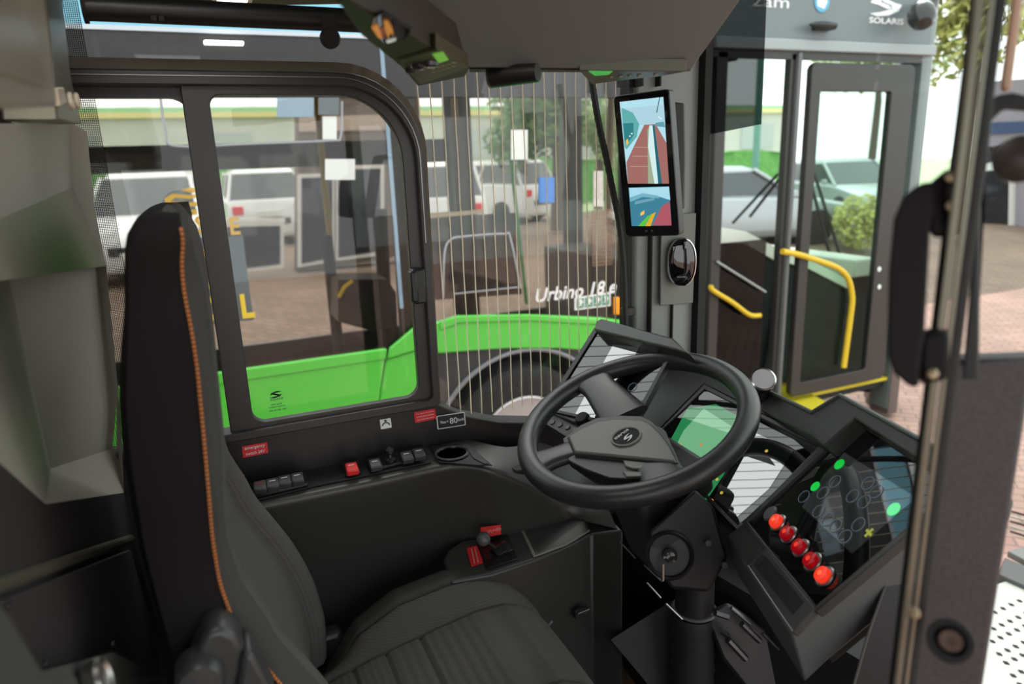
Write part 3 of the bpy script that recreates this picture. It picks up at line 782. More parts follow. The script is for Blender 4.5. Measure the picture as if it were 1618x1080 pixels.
# ------------------------------------------------------------------ steering wheel and column
WN = Vector((-0.333, -0.064, 0.9407)).normalized()
WC = Vector((0.704, 1.059, 1.671))
E1 = (LEFT - WN * WN.y).normalized(); E2 = WN.cross(E1)
def wl_(a, b, h): return WC + E1 * a + E2 * b + WN * h
whl = thing('steering_wheel', 'large black steering wheel with angular hub pad', 'steering wheel', WC)
wheel_m = M('wheel_leatherette', (0.022, 0.022, 0.022), 0.34, bump=0.2, bscale=900)
hub_m = M('hub_plastic', (0.10, 0.095, 0.085), 0.42, bump=0.15, bscale=800)
obj('rim', MB().tube([wl_(0.2125 * math.cos(t), 0.2125 * math.sin(t), 0) for t in [k * 2 * PI / 72 for k in range(72)]], 0.0205, 18, closed=True), wheel_m, whl)
def wpx(x, y, h=0.0):
    d = ray(x, y); o = WC + WN * h
    t = (o - CAM).dot(WN) / d.dot(WN); q = CAM + d * t - o
    return q.dot(E1), q.dot(E2)
# spokes: tapered lofts from hub to rim
def spoke(ang, w0, w1, r0=0.07):
    a = math.radians(ang); rings = []
    for k in range(9):
        t = k / 8; r = r0 + (0.207 - r0) * t
        w = w0 + (w1 - w0) * t ** 0.8 + (0.018 * max(0, (t - 0.7) / 0.3) ** 2)
        th = 0.011 + 0.002 * t; h = -0.016 * (1 - t) ** 1.5
        d = (math.cos(a), math.sin(a)); s = (-d[1], d[0])
        ring = []
        for q in range(16):
            g = q * 2 * PI / 16
            cw = math.copysign(abs(math.cos(g)) ** 0.6, math.cos(g)) * w; ch = math.copysign(abs(math.sin(g)) ** 0.8, math.sin(g)) * th
            ring.append(wl_(d[0] * r + s[0] * cw, d[1] * r + s[1] * cw, h + ch))
        rings.append(ring)
    obj('spoke', MB().loft(rings), wheel_m, whl, smooth=60)
spoke(-9, 0.052, 0.032, 0.045); spoke(79, 0.034, 0.024); spoke(160, 0.045, 0.035)
# hub: underside body and pad
pad = [(897, 688), (918, 676), (943, 665), (975, 661), (1013, 662), (1027, 668), (1042, 683), (1056, 703), (1069, 729), (1062, 728), (907, 713)]
pad2 = [wpx(x, y, 0.012) for x, y in pad]
obj('pad_outline', MB().tube([wl_(a, b, 0.0065) for a, b in pad2], 0.0022, 6, closed=True), blackm, whl)
obj('hub_pad', MB().prism([wl_(a, b, 0.012) for a, b in pad2], -WN * 0.016), hub_m, whl, bevel=0.004, seg=3)
low = [(889, 694), (918, 672), (943, 661), (975, 657), (1015, 658), (1031, 666), (1048, 684), (1064, 708), (1077, 738), (1050, 747), (1020, 752), (990, 757), (963, 756), (925, 742), (898, 728)]
l2 = [wpx(x, y, 0.0) for x, y in low]
rg = [[wl_(a, b, 0.002) for a, b in l2], [wl_(a, b, -0.012) for a, b in l2]]
mx_ = sum(a for a, b in l2) / len(l2); my_ = sum(b for a, b in l2) / len(l2)
rg.append([wl_(mx_ + (a - mx_) * 0.8, my_ + (b - my_) * 0.8, -0.045) for a, b in l2])
rg.append([wl_(mx_ + (a - mx_) * 0.6, my_ + (b - my_) * 0.6, -0.075) for a, b in l2])
obj('hub', MB().loft(rg), M('hub_dark', (0.02, 0.02, 0.02), 0.45, bump=0.15, bscale=800), whl, bevel=0.002, smooth=40)
for qd in ([(984, 727), (1051, 734), (1049, 742), (1000, 741), (988, 737)], [(984, 745), (1030, 747), (1024, 753), (990, 754)]):
    q2 = [wpx(x, y, 0.004) for x, y in qd]
    obj('wheel_button', MB().prism([wl_(a, b, 0.006) for a, b in q2], -WN * 0.006), hub_m, whl, bevel=0.0015)
# emblem
a0, b0 = wpx(989, 689, 0.014)
obj('emblem_ring', MB().lathe(wl_(a0, b0, 0.0125), WN, [(0.029, 0), (0.0285, 0.0025), (0.0255, 0.003), (0.0245, 0.0008)], 40), hub_m, whl)
em = obj('emblem', MB().lathe(wl_(a0, b0, 0.0115), WN, [(0, 0.0018), (0.0245, 0.0018), (0.025, 0)], 40), M('emblem_black', (0.003, 0.003, 0.003), 0.6, spec=0.2), whl)
upd = -E1 * 0.97 + E2 * 0.0; upd = (-E1 * math.cos(math.radians(8)) - E2 * math.sin(math.radians(8))).normalized()
rgt = upd.cross(WN).normalized()
silver = M('silver_print', (0.5, 0.5, 0.5), 0.3)
text('lettering', 'SOLARIS', wl_(a0, b0, 0.0142) - upd * 0.012, rgt, upd, 0.0055, silver, em, width=0.034)
ec = wl_(a0, b0, 0.0142) + upd * 0.006
sm = MB()
for s_ in (1, -1):
    pts = [(-0.010, 0.000), (-0.008, 0.004), (-0.002, 0.0075), (0.005, 0.0085), (0.010, 0.0075), (0.003, 0.006), (-0.003, 0.0035), (-0.0035, 0.001), (0.001, -0.001), (0.004, -0.003), (0.001, -0.003), (-0.005, -0.001)]
    sm.prism([ec + (rgt * x + upd * y) * s_ * 0.95 for x, y in pts], WN * 0.0004)
obj('emblem_mark', sm, silver, em)

colm = thing('steering_column', 'black steering column shroud with ignition ring under the wheel', 'steering column', wl_(0, 0, -0.6))
def cbox(a0, a1, b0, b1, h0, h1, k=1.0):
    mb = MB(); 
    lo = [wl_(a, b, h0) for a, b in ((a0, b0), (a1, b0), (a1, b1), (a0, b1))]
    hi = [wl_(a * k, b * k, h1) for a, b in ((a0, b0), (a1, b0), (a1, b1), (a0, b1))]
    return mb.loft([lo, hi])
obj('neck', MB().tube([wl_(0, 0, -0.05), wl_(0, 0, -0.14)], [0.055, 0.05], 24), black, colm)
obj('shroud', cbox(-0.075, 0.07, -0.10, 0.075, -0.12, -0.34, 0.9), dark, colm, bevel=0.015, seg=3)
obj('side_cover', MB().prism([P(x, y, D=1.27) for x, y in ((1098, 772), (1128, 800), (1150, 880), (1120, 935), (1060, 930), (1030, 880), (1025, 840))], ray(1090, 860) * 0.08), M('shroud_dark', (0.008, 0.008, 0.008), 0.5, bump=0.2, bscale=600), colm, bevel=0.006)
ic = P(1058, 877, D=1.262)
axn = Vector((-0.40, -0.80, 0.42)).normalized()
obj('ignition_ring', MB().lathe(ic, axn, [(0.043, -0.01), (0.043, 0.006), (0.040, 0.009), (0.037, 0.006), (0.036, -0.004), (0, -0.006)], 40), black, colm)
obj('ignition_lock', MB().lathe(ic + axn * -0.003, axn, [(0.014, -0.01), (0.013, 0.012), (0.008, 0.014), (0, 0.012)], 20), M('gloss_black', (0, 0, 0)), colm)
kk = ic + E1 * -0.0
obj('ignition_key', MB().box(P(1047, 905, D=1.235) - Vector((.002, .002, .016)), P(1047, 905, D=1.235) + Vector((.003, .003, .018))), steel, colm, bevel=0.001)
for px, py in ((1119, 858), (1145, 893)):
    p = P(px, py, D=1.25)
    obj('screw', MB().lathe(p, (-0.4, -0.8, 0.4), [(0.005, -0.01), (0.005, 0.002), (0.002, 0.002), (0.0015, 0)], 12), grey, colm)
# lower tube with gaiter
t0 = P(1098, 930, D=1.50); tb = Vector((t0.x + 0.01, t0.y, 0.86))
obj('lower_tube', MB().cyl(t0 + Vector((0, 0, 0.05)), t0 + Vector((0, 0, -0.06)), 0.040, 0.042), black, colm)
obj('gaiter', MB().tube([t0 + Vector((0, 0, -0.055 - 0.02 * k)) for k in range(26)], [0.046 + (0.003 if k % 2 else 0) for k in range(26)], 28), rubber, colm)
obj('gaiter_ring', MB().lathe(t0 + Vector((0, 0, -0.05)), (0, 0, 1), [(0.046, 0), (0.049, 0.002), (0.046, 0.005)], 32), grey, colm)
ed = MB()
for (x0, y0), (x1, y1) in (((980, 855), (1004, 881)), ((1018, 892), (1046, 918)), ((1022, 920), (1044, 944)), ((1052, 953), (1078, 978))):
    ed.tube([P(x0, y0, D=1.40), P(x1, y1, D=1.40)], 0.002, 6)
obj('trim_edge', ed, steel, colm)

# ------------------------------------------------------------------ dashboard
def plane(px, py, D, n): return (P(px, py, D=D), Vector(n).normalized())
def plane3(a, b, c):                                         # plane through three (px, py, depth) points, facing the driver
    A, B, Cc = (P(x, y, D=d) for x, y, d in (a, b, c))
    n = (B - A).cross(Cc - A).normalized()
    return (A, n if n.z > 0 else -n)
PLR = plane(1349, 665, 1.20, (-0.676, 0.339, 0.655))
PLL = plane(941, 520, 1.715, (-0.66, -0.05, 0.75))
PLC = plane(1113, 610, 1.60, (-0.635, 0.01, 0.772))
def off(pl, d): return (pl[0] + pl[1] * d, pl[1])
def slab(pts, pl, d0, th):                                   # outline in plane pl raised by d0, th thick going down
    p = off(pl, d0)
    return MB().prism(PP(pts, pl=p), -p[1] * th)

dash = thing('dashboard', 'dark grey angular dashboard wrapped around the steering column', 'dashboard', (0.95, 0.9, 0.86))
# left pod
obj('left_pod', slab([(941, 516), (1066, 550), (1048, 588), (1012, 652), (985, 666), (905, 667), (863, 650)], PLL, -0.004, 0.015), dash_m, dash, bevel=0.004)
hd = slab([(938, 521), (941, 507), (950, 502), (1063, 533), (1091, 559), (1066, 552)], PLL, 0.030, 0.04)
obj('left_hood', hd, dash_m, dash, bevel=0.005, seg=3)
obj('left_bezel', MB().frame(PP([(939, 517), (1067, 549), (1008, 660), (960, 670), (858, 646)], pl=off(PLL, 0.003)), PP([(943, 523), (1059, 553), (1003, 655), (960, 664), (867, 644)], pl=off(PLL, 0.003)), -PLL[1] * 0.012), black, dash, bevel=0.001)
# middle surround
obj('centre_surround', slab([(1060, 549), (1090, 558), (1190, 607), (1283, 650), (1332, 700), (1308, 708), (1112, 606), (1030, 690), (985, 704), (1004, 668), (1048, 588)], PLC, 0.004, 0.05), black, dash, bevel=0.003)
obj('centre_backing', slab([(1050, 590), (1113, 600), (1325, 705), (1165, 845), (1020, 700), (1005, 670)], PLC, -0.02, 0.10), black, dash, bevel=0.003)
obj('centre_ridge', MB().tube([P(1047, 588, pl=off(PLC, 0.006)), P(1006, 664, pl=off(PLC, 0.006))], 0.0022, 6), grey, dash)
obj('centre_step', slab([(1192, 646), (1283, 690), (1318, 704), (1310, 714), (1192, 656)], PLC, 0.012, 0.02), dash_m, dash, bevel=0.003)
obj('centre_bezel', MB().frame(PP([(1113, 606), (1325, 712), (1166, 838), (1022, 692)], pl=off(PLC, 0.002)), PP([(1113, 614), (1310, 712), (1165, 829), (1031, 693)], pl=off(PLC, 0.002)), -PLC[1] * 0.012), dash_m, dash, bevel=0.001)
hood = slab([(1190, 608), (1283, 651), (1327, 624), (1560, 754), (1550, 790), (1349, 660), (1300, 706), (1280, 688), (1188, 642)], PLR, 0.03, 0.05)
obj('right_hood', hood, dash_m, dash, bevel=0.004)
obj('hood_lit_edge', MB().tube(PP([(1192, 607), (1283, 651), (1327, 624), (1560, 752)], pl=off(PLR, 0.031)), 0.004, 8), M('lit_edge_grey', (0.10, 0.11, 0.10), 0.35), dash)  # paler greenish tube paints the lit line along the hood edge
# right pod with the touch panel
obj('right_pod', slab([(1340, 655), (1545, 762), (1465, 812), (1287, 966), (1250, 1002), (1147, 846), (1176, 823)], PLR, -0.003, 0.0).prism(PP([(1340, 655), (1545, 762), (1465, 812), (1287, 966), (1250, 1002), (1147, 846), (1176, 823)], pl=off(PLR, -0.003)), Vector((0.035, 0, -0.095))), M('pod_grey', (0.10, 0.105, 0.105), 0.42, bump=0.2, bscale=700), dash, bevel=0.004)
obj('right_pod_lower', MB().prism([p + Vector((0.035, 0.02, -0.09)) for p in PP([(1340, 655), (1520, 775), (1460, 812), (1290, 955), (1180, 850)], pl=PLR)], Vector((0.03, 0, -0.05))), dark, dash, bevel=0.004)
RB = [(1349, 658), (1529, 764), (1288, 966), (1172, 824)]
RI = [(1349, 666), (1514, 764), (1287, 957), (1181, 824)]
obj('right_bezel', MB().frame(PP(RB, pl=off(PLR, 0.006)), PP(RI, pl=off(PLR, 0.006)), -PLR[1] * 0.015), dash_m, dash, bevel=0.0015)
# lid of the tray beside it
obj('tray_edge', slab([(1149, 846), (1177, 824), (1285, 963), (1251, 999)], PLR, 0.004, 0.012), dash_m, dash, bevel=0.002)
obj('tray_lid', slab([(1182, 893), (1211, 866), (1288, 961), (1252, 996)], PLR, 0.0065, 0.004), M('lid_grey', (0.05, 0.052, 0.052), 0.4, bump=0.2, bscale=700), dash, bevel=0.0015)
obj('lid_recess', slab([(1190, 892), (1208, 876), (1270, 950), (1252, 970)], PLR, 0.0072, 0.001), blackm, dash)
obj('lid_grip', slab([(1192, 886), (1204, 874), (1212, 880), (1198, 895)], PLR, 0.0085, 0.002), blackm, dash, bevel=0.001)
obj('lid_line', MB().tube(PP([(1182, 893), (1252, 996)], pl=off(PLR, 0.007)), 0.0012, 6), steel, dash)
# cowl towards the windscreen
obj('cowl', MB().prism([Vector((0.98, 1.46, 1.42)), Vector((1.27, 1.44, 1.40)), Vector((1.33, 1.02, 1.40)), Vector((1.12, 1.0, 1.42))], (0, 0, -0.4)), blackm, dash)
obj('lower_fascia', MB().prism([Vector((0.9, 1.45, 1.24)), Vector((1.25, 1.45, 1.24)), Vector((1.25, 0.72, 1.24)), Vector((1.02, 0.70, 1.24))], (0, 0, -0.38)), blackm, dash)

# screens (flat displays set into the pods)
ds = thing('side_display', 'glossy black display in the left pod nearest the side window', 'display', P(960, 600, pl=PLL))
obj('panel', slab([(941, 522), (1061, 553), (1004, 656), (960, 666), (865, 645)], PLL, -0.001, 0.004), gloss, ds)
ring_m = M('icon_ring', (0.12, 0.16, 0.2), 0.5, emit=(0.35, 0.5, 0.6), es=0.10)
def rings_on(root, pl, lst, r, mat=ring_m, w=0.0006, name='touch_symbol'):
    for px, py in lst:
        c = P(px, py, pl=off(pl, 0.0004)); a = pl[1].orthogonal().normalized(); b = pl[1].cross(a)
        obj(name, MB().tube([c + (a * math.cos(t) + b * math.sin(t)) * r for t in [k * PI / 10 for k in range(20)]], w, 4, closed=True), mat, root)
obj('display_sheen_area', slab([(969, 544), (1010, 548), (962, 645), (940, 668), (908, 655)], PLL, -0.0004, 0.0004), active, ds, smooth=0)  # patch cut to the bright reflected strip, coated to mirror more strongly
rings_on(ds, PLL, [(990, 630), (972, 612), (999, 611), (978, 630), (985, 647), (960, 628)], 0.0105)
dc = thing('instrument_display', 'wide instrument display behind the steering wheel showing a green picture', 'display', P(1160, 730, pl=PLC))
obj('panel', slab([(1113, 613), (1312, 712), (1165, 830), (1030, 693)], PLC, -0.001, 0.004), gloss, dc)
obj('display_sheen_area', slab([(1195, 684), (1254, 711), (1215, 772), (1165, 816), (1128, 786), (1150, 735)], PLC, -0.0003, 0.0003), active, dc, smooth=0)
gscr = M('screen_green', (0.0, 0.0, 0.0), 0.02, emit=(0.02, 0.20, 0.07), es=1.0, spec=0.9)
obj('picture', slab([(1086, 645), (1131, 638), (1176, 662), (1150, 740), (1116, 790), (1050, 712)], PLC, -0.0005, 0.0004), gscr, dc, smooth=0)
gs2 = M('screen_light_green', (0.0, 0.0, 0.0), 0.02, emit=(0.16, 0.42, 0.22), es=1.0, spec=0.9)
obj('picture', slab([(1112, 645), (1170, 682), (1128, 720), (1092, 760), (1060, 720), (1080, 680)], PLC, -0.0003, 0.0003), gs2, dc, smooth=0)
om, ym = M('icon_orange', (0.1, 0.02, 0), 0.3, emit=(0.9, 0.28, 0.08), es=0.7), M('icon_yellow', (0.1, 0.08, 0), 0.3, emit=(0.8, 0.6, 0.1), es=0.6)
for k, (px, py, m) in enumerate(((1076, 716, om), (1108, 702, om), (1096, 745, ym), (1130, 740, ym), (1120, 768, ym), (1133, 757, ym), (1108, 757, ym), (1075, 702, ym), (1211, 712, ym), (1125, 790, om), (1140, 778, ym))):
    c = P(px, py, pl=off(PLC, 0.0003)); a = PLC[1].orthogonal().normalized(); b = PLC[1].cross(a)
    obj('warning_icon', MB().prism([c + (a * math.cos(t) + b * math.sin(t)) * 0.0035 for t in [k * PI / 3 for k in range(6)]], PLC[1] * 0.0003), m, dc)

dt = thing('touch_panel', 'glossy black touch panel with a row of red lit buttons, nearest the cab door', 'control panel', P(1330, 810, pl=PLR))
obj('panel', slab(RI, PLR, -0.001, 0.004), gloss, dt)
tscr = M('touch_area', (0.0, 0.0, 0.0), 0.02, emit=(0.05, 0.055, 0.055), es=0.35, spec=1.0, coat=1.0)
tscr.node_tree.nodes['Principled BSDF'].inputs['Coat IOR'].default_value = 1.9
obj('touch_area', slab([(1334, 714), (1448, 786), (1346, 874), (1267, 800), (1300, 752)], PLR, -0.0006, 0.0003), tscr, dt, smooth=0)
hx_ = lambda L: L
rings_on(dt, PLR, [(1270, 784), (1300, 778), (1319, 760), (1293, 807), (1308, 820), (1320, 830), (1335, 847), (1371, 763), (1384, 776), (1347, 783), (1365, 792), (1356, 828)], 0.0115)
gb = M('symbol_green', (0.0, 0.1, 0.0), 0.3, emit=(0.0, 0.55, 0.05), es=0.9)
gl2 = M('symbol_pale_green', (0.0, 0.1, 0.0), 0.3, emit=(0.15, 0.9, 0.35), es=0.9)
for px, py, m, r in ((1326, 733, gb, 0.010), (1288, 768, gb, 0.0095), (1412, 804, gl2, 0.011)):
    c = P(px, py, pl=off(PLR, 0.0002)); a = PLR[1].orthogonal().normalized(); b = PLR[1].cross(a)
    o = obj('lit_symbol', MB().prism([c + (a * math.cos(t) + b * math.sin(t)) * r for t in [k * PI / 10 for k in range(20)]], PLR[1] * 0.0003), m, dt, smooth=0)
    o['label'] = 'green lit symbol'
c = P(1373, 841, pl=off(PLR, 0.0002)); a = (P(1385, 830, pl=PLR) - P(1361, 852, pl=PLR)).normalized(); b = PLR[1].cross(a)
obj('plus_symbol', MB().box((-.008, -.0022, 0), (.008, .0022, .0003), Matrix((a, b, PLR[1])).transposed(), c).box((-.0022, -.008, 0), (.0022, .008, .0003), Matrix((a, b, PLR[1])).transposed(), c), M('symbol_olive', (.1, .1, 0), 0.4, emit=(0.45, 0.5, 0.05), es=0.6), dt)
# the five red buttons and one blank plug
def pbutton(px, py, mat, lit):
    c = P(px, py, pl=off(PLR, 0.0))
    o = obj('push_button', MB().lathe(c, PLR[1], [(0.0, 0.0115), (0.009, 0.0115), (0.0115, 0.0105), (0.0125, 0.008), (0.0125, 0.0)], 28), mat, dt)
    o['label'] = 'bright lit red push button' if lit else 'dark red push button'
    obj('collar', MB().lathe(c, PLR[1], [(0.0128, 0.003), (0.0155, 0.003), (0.017, 0.0015), (0.0172, 0.0)], 28), steel, o)
    obj('button_mark', MB().lathe(c, PLR[1], [(0.0, 0.0119), (0.004, 0.0119), (0.004, 0.0112)], 12), M('red_bright', (0.8, 0.05, 0.02), 0.3, emit=(1, 0.12, 0.04), es=1.2 if lit else 0.3) if lit else redlit, o)
for px, py, lit in ((1230, 826, True), (1247, 845, False), (1266, 866, False), (1285, 888, False), (1304, 911, True)):
    pbutton(px, py, redlit if lit else redunlit, lit)
c = P(1217, 811, pl=PLR)
obj('blank_plug', MB().lathe(c, PLR[1], [(0, 0.003), (0.013, 0.003), (0.0155, 0.0)], 28), M('plug_grey', (0.10, 0.10, 0.10), 0.4), dt)

# keypad and knob under the left display
kp = thing('keypad', 'small black keypad with a ribbed rotary knob below the left display', 'keypad', P(895, 675, D=1.46))
PK = plane(895, 672, 1.56, (-0.55, -0.1, 0.83))
obj('plate', MB().prism(PP([(878, 650), (950, 672), (945, 690), (893, 690), (858, 668)], pl=PK), -PK[1] * 0.02), black, kp, bevel=0.003)
for px, py in ((873, 667), (885, 671), (897, 675), (909, 679)):
    c = P(px, py, pl=off(PK, 0.0005)); a = PK[1].orthogonal().normalized(); b = PK[1].cross(a)
    obj('key', MB().lathe(c, PK[1], [(0, 0.002), (0.006, 0.002), (0.007, 0)], 14), M('key_grey', (0.03, 0.03, 0.03), 0.3), kp)
c = P(925, 668, pl=off(PK, 0.004))
prof = []
kn = MB(); a = PK[1].orthogonal().normalized(); b = PK[1].cross(a)
kn.loft([[c + PK[1] * h + (a * math.cos(t) + b * math.sin(t)) * (r * (1 + (0.06 if k % 2 else 0))) for k, t in enumerate([j * PI / 18 for j in range(36)])] for h, r in ((0, 0.016), (0.018, 0.0155), (0.022, 0.013))])
obj('knob', kn, blackm, kp)

# round vent / camera pod on the cowl
rv = thing('round_speaker', 'small round silver-faced speaker pod on the dashboard edge right of the wheel', 'speaker', P(1206, 600, D=1.42))
c = P(1206, 599, D=1.42); ax = Vector((-0.42, -0.62, 0.66)).normalized()
obj('body', MB().lathe(c, ax, [(0.018, -0.035), (0.023, -0.02), (0.025, -0.008), (0.025, 0.0), (0.022, 0.001)], 32), black, rv)
obj('ring', MB().lathe(c, ax, [(0.025, -0.003), (0.0255, 0.002), (0.022, 0.003), (0.0215, 0.0)], 32), chrome, rv)
obj('face', MB().lathe(c, ax, [(0.0222, 0.0), (0.022, 0.0022), (0.0, 0.0025)], 32), M('speaker_face', (0.45, 0.43, 0.45), 0.35), rv)
obj('foot', MB().tube([c - ax * 0.03, c - ax * 0.03 + Vector((0.015, 0.01, -0.08))], [0.016, 0.022], 16), black, rv)

# pedal box, floor patch, dark door panel in the footwell
pb = thing('pedal_assembly', 'black pedal box with small shiny metal links beside the lower column', 'pedal', P(1180, 1010, D=1.5))
obj('housing', MB().prism([P(x, y, D=1.48) for x, y in ((1112, 968), (1150, 950), (1250, 1020), (1262, 1060), (1235, 1100), (1180, 1090), (1140, 1040))], ray(1180, 1010) * 0.12), black, pb, bevel=0.008)
for (x0, y0, x1, y1, r) in ((1130, 968, 1150, 975, .006), (1138, 995, 1150, 1004, .006), (1155, 960, 1185, 985, .004), (1172, 985, 1200, 1012, .007), (1150, 1010, 1178, 1040, .008), (1205, 1000, 1230, 1025, .004)):
    obj('link', MB().tube([P(x0, y0, D=1.44), P(x1, y1, D=1.45)], r, 8), M('dull_metal', (0.12, 0.12, 0.13), 0.3, metal=0.9), pb)
wood = M('wood_floor', (0.16, 0.10, 0.06), 0.6, var=0.5, vscale=14)
q = [P(x, y, Z=0.863) for x, y in ((915, 1046), (962, 1024), (1010, 1090), (1000, 1110), (930, 1120))]
tag(obj('wood_floor_mat', MB().prism(q, (0, 0, 0.004)), wood), 'patch of wood-look flooring between the seat front and the column', 'floor mat')
q = [P(x, y, D=1.62) for x, y in ((965, 1010), (1062, 948), (1080, 1060), (1085, 1100), (1040, 1100))]
tag(obj('footwell_plate', MB().prism(q, ray(1030, 1030) * 0.02), M('foot_plate', (0.012, 0.012, 0.013), 0.5)), 'smooth dark plate sloping up in the footwell left of the column gaiter', 'plate')
dp = thing('ticket_panel', 'tall glossy black upright panel between the right pod and the cab door post', 'panel', P(1400, 1060, D=0.98))
q = [P(x, y, D=0.98) for x, y in ((1335, 1130), (1372, 1000), (1413, 884), (1420, 882), (1475, 905), (1475, 1130))]
obj('body', MB().prism(q, ray(1400, 1000) * 0.03), M('panel_dark_gloss', (0.006, 0.007, 0.010), 0.25, spec=0.3), dp, bevel=0.002)
obj('edge', MB().tube(q[:4], 0.0018, 6), grey, dp)
q = [P(x, y, D=0.975) for x, y in ((1413, 882), (1424, 879), (1445, 890), (1430, 915))]
obj('cap', MB().prism(q, ray(1400, 1000) * 0.02), grey, dp, bevel=0.002)

# ------------------------------------------------------------------ monitor, reader, cable on the pillar
PM = plane(969, 150, 1.40, (-0.85, -0.526, -0.02))
mn = thing('mirror_monitor', 'tall black camera-mirror monitor mounted on the pillar showing two road views', 'monitor', P(1020, 375, pl=PM))
mo = [P(x, y, pl=PM) for x, y in ((969, 152), (1057, 140), (1074, 372), (989, 374))]
def rounded(q, r=0.08, n=4):
    o = []
    for i in range(4):
        a, b, c = q[i - 1], q[i], q[(i + 1) % 4]
        d1 = (a - b).normalized() * 0.009; d2 = (c - b).normalized() * 0.009
        for k in range(n + 1):
            t = k / n; o.append(b + d1 * (1 - t) ** 2 + d2 * t ** 2)
    return o
obj('housing', MB().prism(rounded(mo), -PM[1] * 0.028), black, mn, bevel=0.002)
ctr = sum(mo, Vector()) / 4
obj('front_glass', MB().prism(rounded([ctr + (p - ctr) * 0.985 + PM[1] * 0.0008 for p in mo]), -PM[1] * 0.002), gloss, mn)
def scr(name, pts, col, es=1.0, d=0.0012):
    m = bpy.data.materials.get('screen_' + name) or M('screen_' + name, (0, 0, 0), 0.25, emit=col, es=es)
    return slab(pts, PM, d, 0.0002), m
def sc(name, pts, col, root, d):
    mb, m = scr(name, pts, col, d=d); return obj('picture', mb, m, root, smooth=0)
u = obj('upper_screen', slab([(979, 161), (1048, 153), (1057, 290), (992, 290)], PM, 0.001, 0.0003), M('screen_pale', (0, 0, 0), 0.25, emit=(0.45, 0.75, 0.85), es=1.0), mn, smooth=0)
sc('haze', [(980, 172), (1049, 165), (1051, 196), (983, 198)], (0.42, 0.66, 0.76), u, 0.0014)
sc('fence', [(1049, 192), (1051, 201), (1035, 199), (1036, 194)], (0.12, 0.35, 0.42), u, 0.0017)
sc('asphalt', [(1018, 197), (1036, 196), (1053, 226), (1057, 290), (992, 290), (990, 256), (1004, 226)], (0.36, 0.15, 0.135), u, 0.0016)
sc('teal', [(982, 170), (1000, 178), (1010, 196), (1006, 216), (990, 236), (987, 232)], (0.12, 0.42, 0.42), u, 0.0018)
sc('dark_teal', [(984, 195), (1001, 194), (1001, 214), (990, 228), (987, 222)], (0.03, 0.22, 0.24), u, 0.0019)
sc('bus_white', [(1026, 198), (1031, 198), (1042, 290), (1034, 290), (1024, 232)], (0.65, 0.85, 0.85), u, 0.0018)
sc('bus_edge', [(1031, 198), (1034, 198), (1046, 290), (1040, 290)], (0.02, 0.14, 0.18), u, 0.0019)
sc('verge', [(1023, 204), (1026, 200), (1035, 290), (1024, 290)], (0.35, 0.42, 0.28), u, 0.0017)
sc('amber', [(989, 222), (992, 219), (993, 226), (990, 230)], (0.9, 0.55, 0.1), u, 0.0021)
for y in (232, 246, 262):
    sc('joint', [(1003 - (y - 232) * .25, y), (1024, y), (1024, y + 1.2), (1003 - (y - 232) * .25, y + 1.2)], (0.50, 0.30, 0.26), u, 0.0019)
for x, y in ((994, 214), (997, 210), (1040, 184), (1043, 186)):
    sc('lights', [(x, y), (x + 2.4, y), (x + 2.4, y + 2), (x, y + 2)], (0.8, 0.95, 0.95), u, 0.0021)
sc('wiper', [(1042, 153), (1043.2, 153), (1038, 178), (1036.8, 178)], (0.01, 0.06, 0.08), u, 0.0021)
l = obj('lower_screen', slab([(993, 296), (1057, 294), (1061, 356), (998, 357)], PM, 0.001, 0.0003), M('screen_blue', (0, 0, 0), 0.25, emit=(0.05, 0.22, 0.32), es=1.0), mn, smooth=0)
sc('sky', [(994, 297), (1057, 295), (1059, 316), (1040, 310), (1015, 306), (995, 313)], (0.40, 0.72, 0.85), l, 0.0014)
sc('fade', [(995, 312), (1015, 305), (1040, 309), (1042, 313), (1015, 311), (996, 319)], (0.18, 0.45, 0.56), l, 0.0016)
sc('red_road', [(1058, 318), (1061, 356), (1031, 356), (1046, 325)], (0.42, 0.10, 0.13), l, 0.0016)
sc('green_line', [(1008, 357), (1023, 341), (1030, 338), (1018, 357)], (0.10, 0.55, 0.06), l, 0.0018)
sc('amber_line', [(1019, 357), (1030, 338), (1036, 335), (1028, 357)], (0.75, 0.42, 0.03), l, 0.0018)
sc('amber', [(1012, 336), (1018, 332), (1018, 338), (1012, 341)], (0.6, 0.5, 0.05), l, 0.0019)
sc('pillars', [(1003, 318), (1034, 312), (1034, 316), (1003, 323)], (0.16, 0.36, 0.46), l, 0.0019)
for px in (1021, 1030):
    c = P(px, 365, pl=off(PM, 0.001)); obj('sensor', MB().lathe(c, PM[1], [(0, 0.0008), (0.0022, 0.0006), (0.0028, 0)], 12), M('dull_metal', (0, 0, 0)), mn)
obj('rear_arm', MB().prism([P(x, y, D=1.47) for x, y in ((1060, 160), (1082, 163), (1084, 250), (1082, 330), (1072, 330))], ray(1070, 240) * 0.20), grey, mn, bevel=0.004)
YP = 1.412
rd = thing('door_opener_unit', 'black oval unit with chrome rim on a grey plate under the monitor', 'speaker', P(1075, 480, Y=YP))
q = [P(x, y, Y=YP) for x, y in ((1043, 340), (1098, 336), (1093, 478), (1041, 482))]
obj('mounting_plate', MB().prism(q, (0, -0.006, 0)), lgrey, rd, bevel=0.002)
c = P(1077, 414, Y=YP - 0.03)
ov = [(0.034 * math.copysign(abs(math.cos(t)) ** 0.85, math.cos(t)), 0.058 * math.copysign(abs(math.sin(t)) ** 0.85, math.sin(t))) for t in [k * PI / 24 for k in range(48)]]
ovx = Vector((0.83, -0.56, 0))
ovn = Vector((-0.56, -0.83, 0))
ring = lambda k, h: [c + ovx * x * k + UP * z * (1 - (1 - k) * .6) + ovn * h for x, z in ov]
obj('body', MB().loft([ring(0.9, -0.03), ring(1.0, -0.015), ring(1.0, 0.0)]), grey, rd)
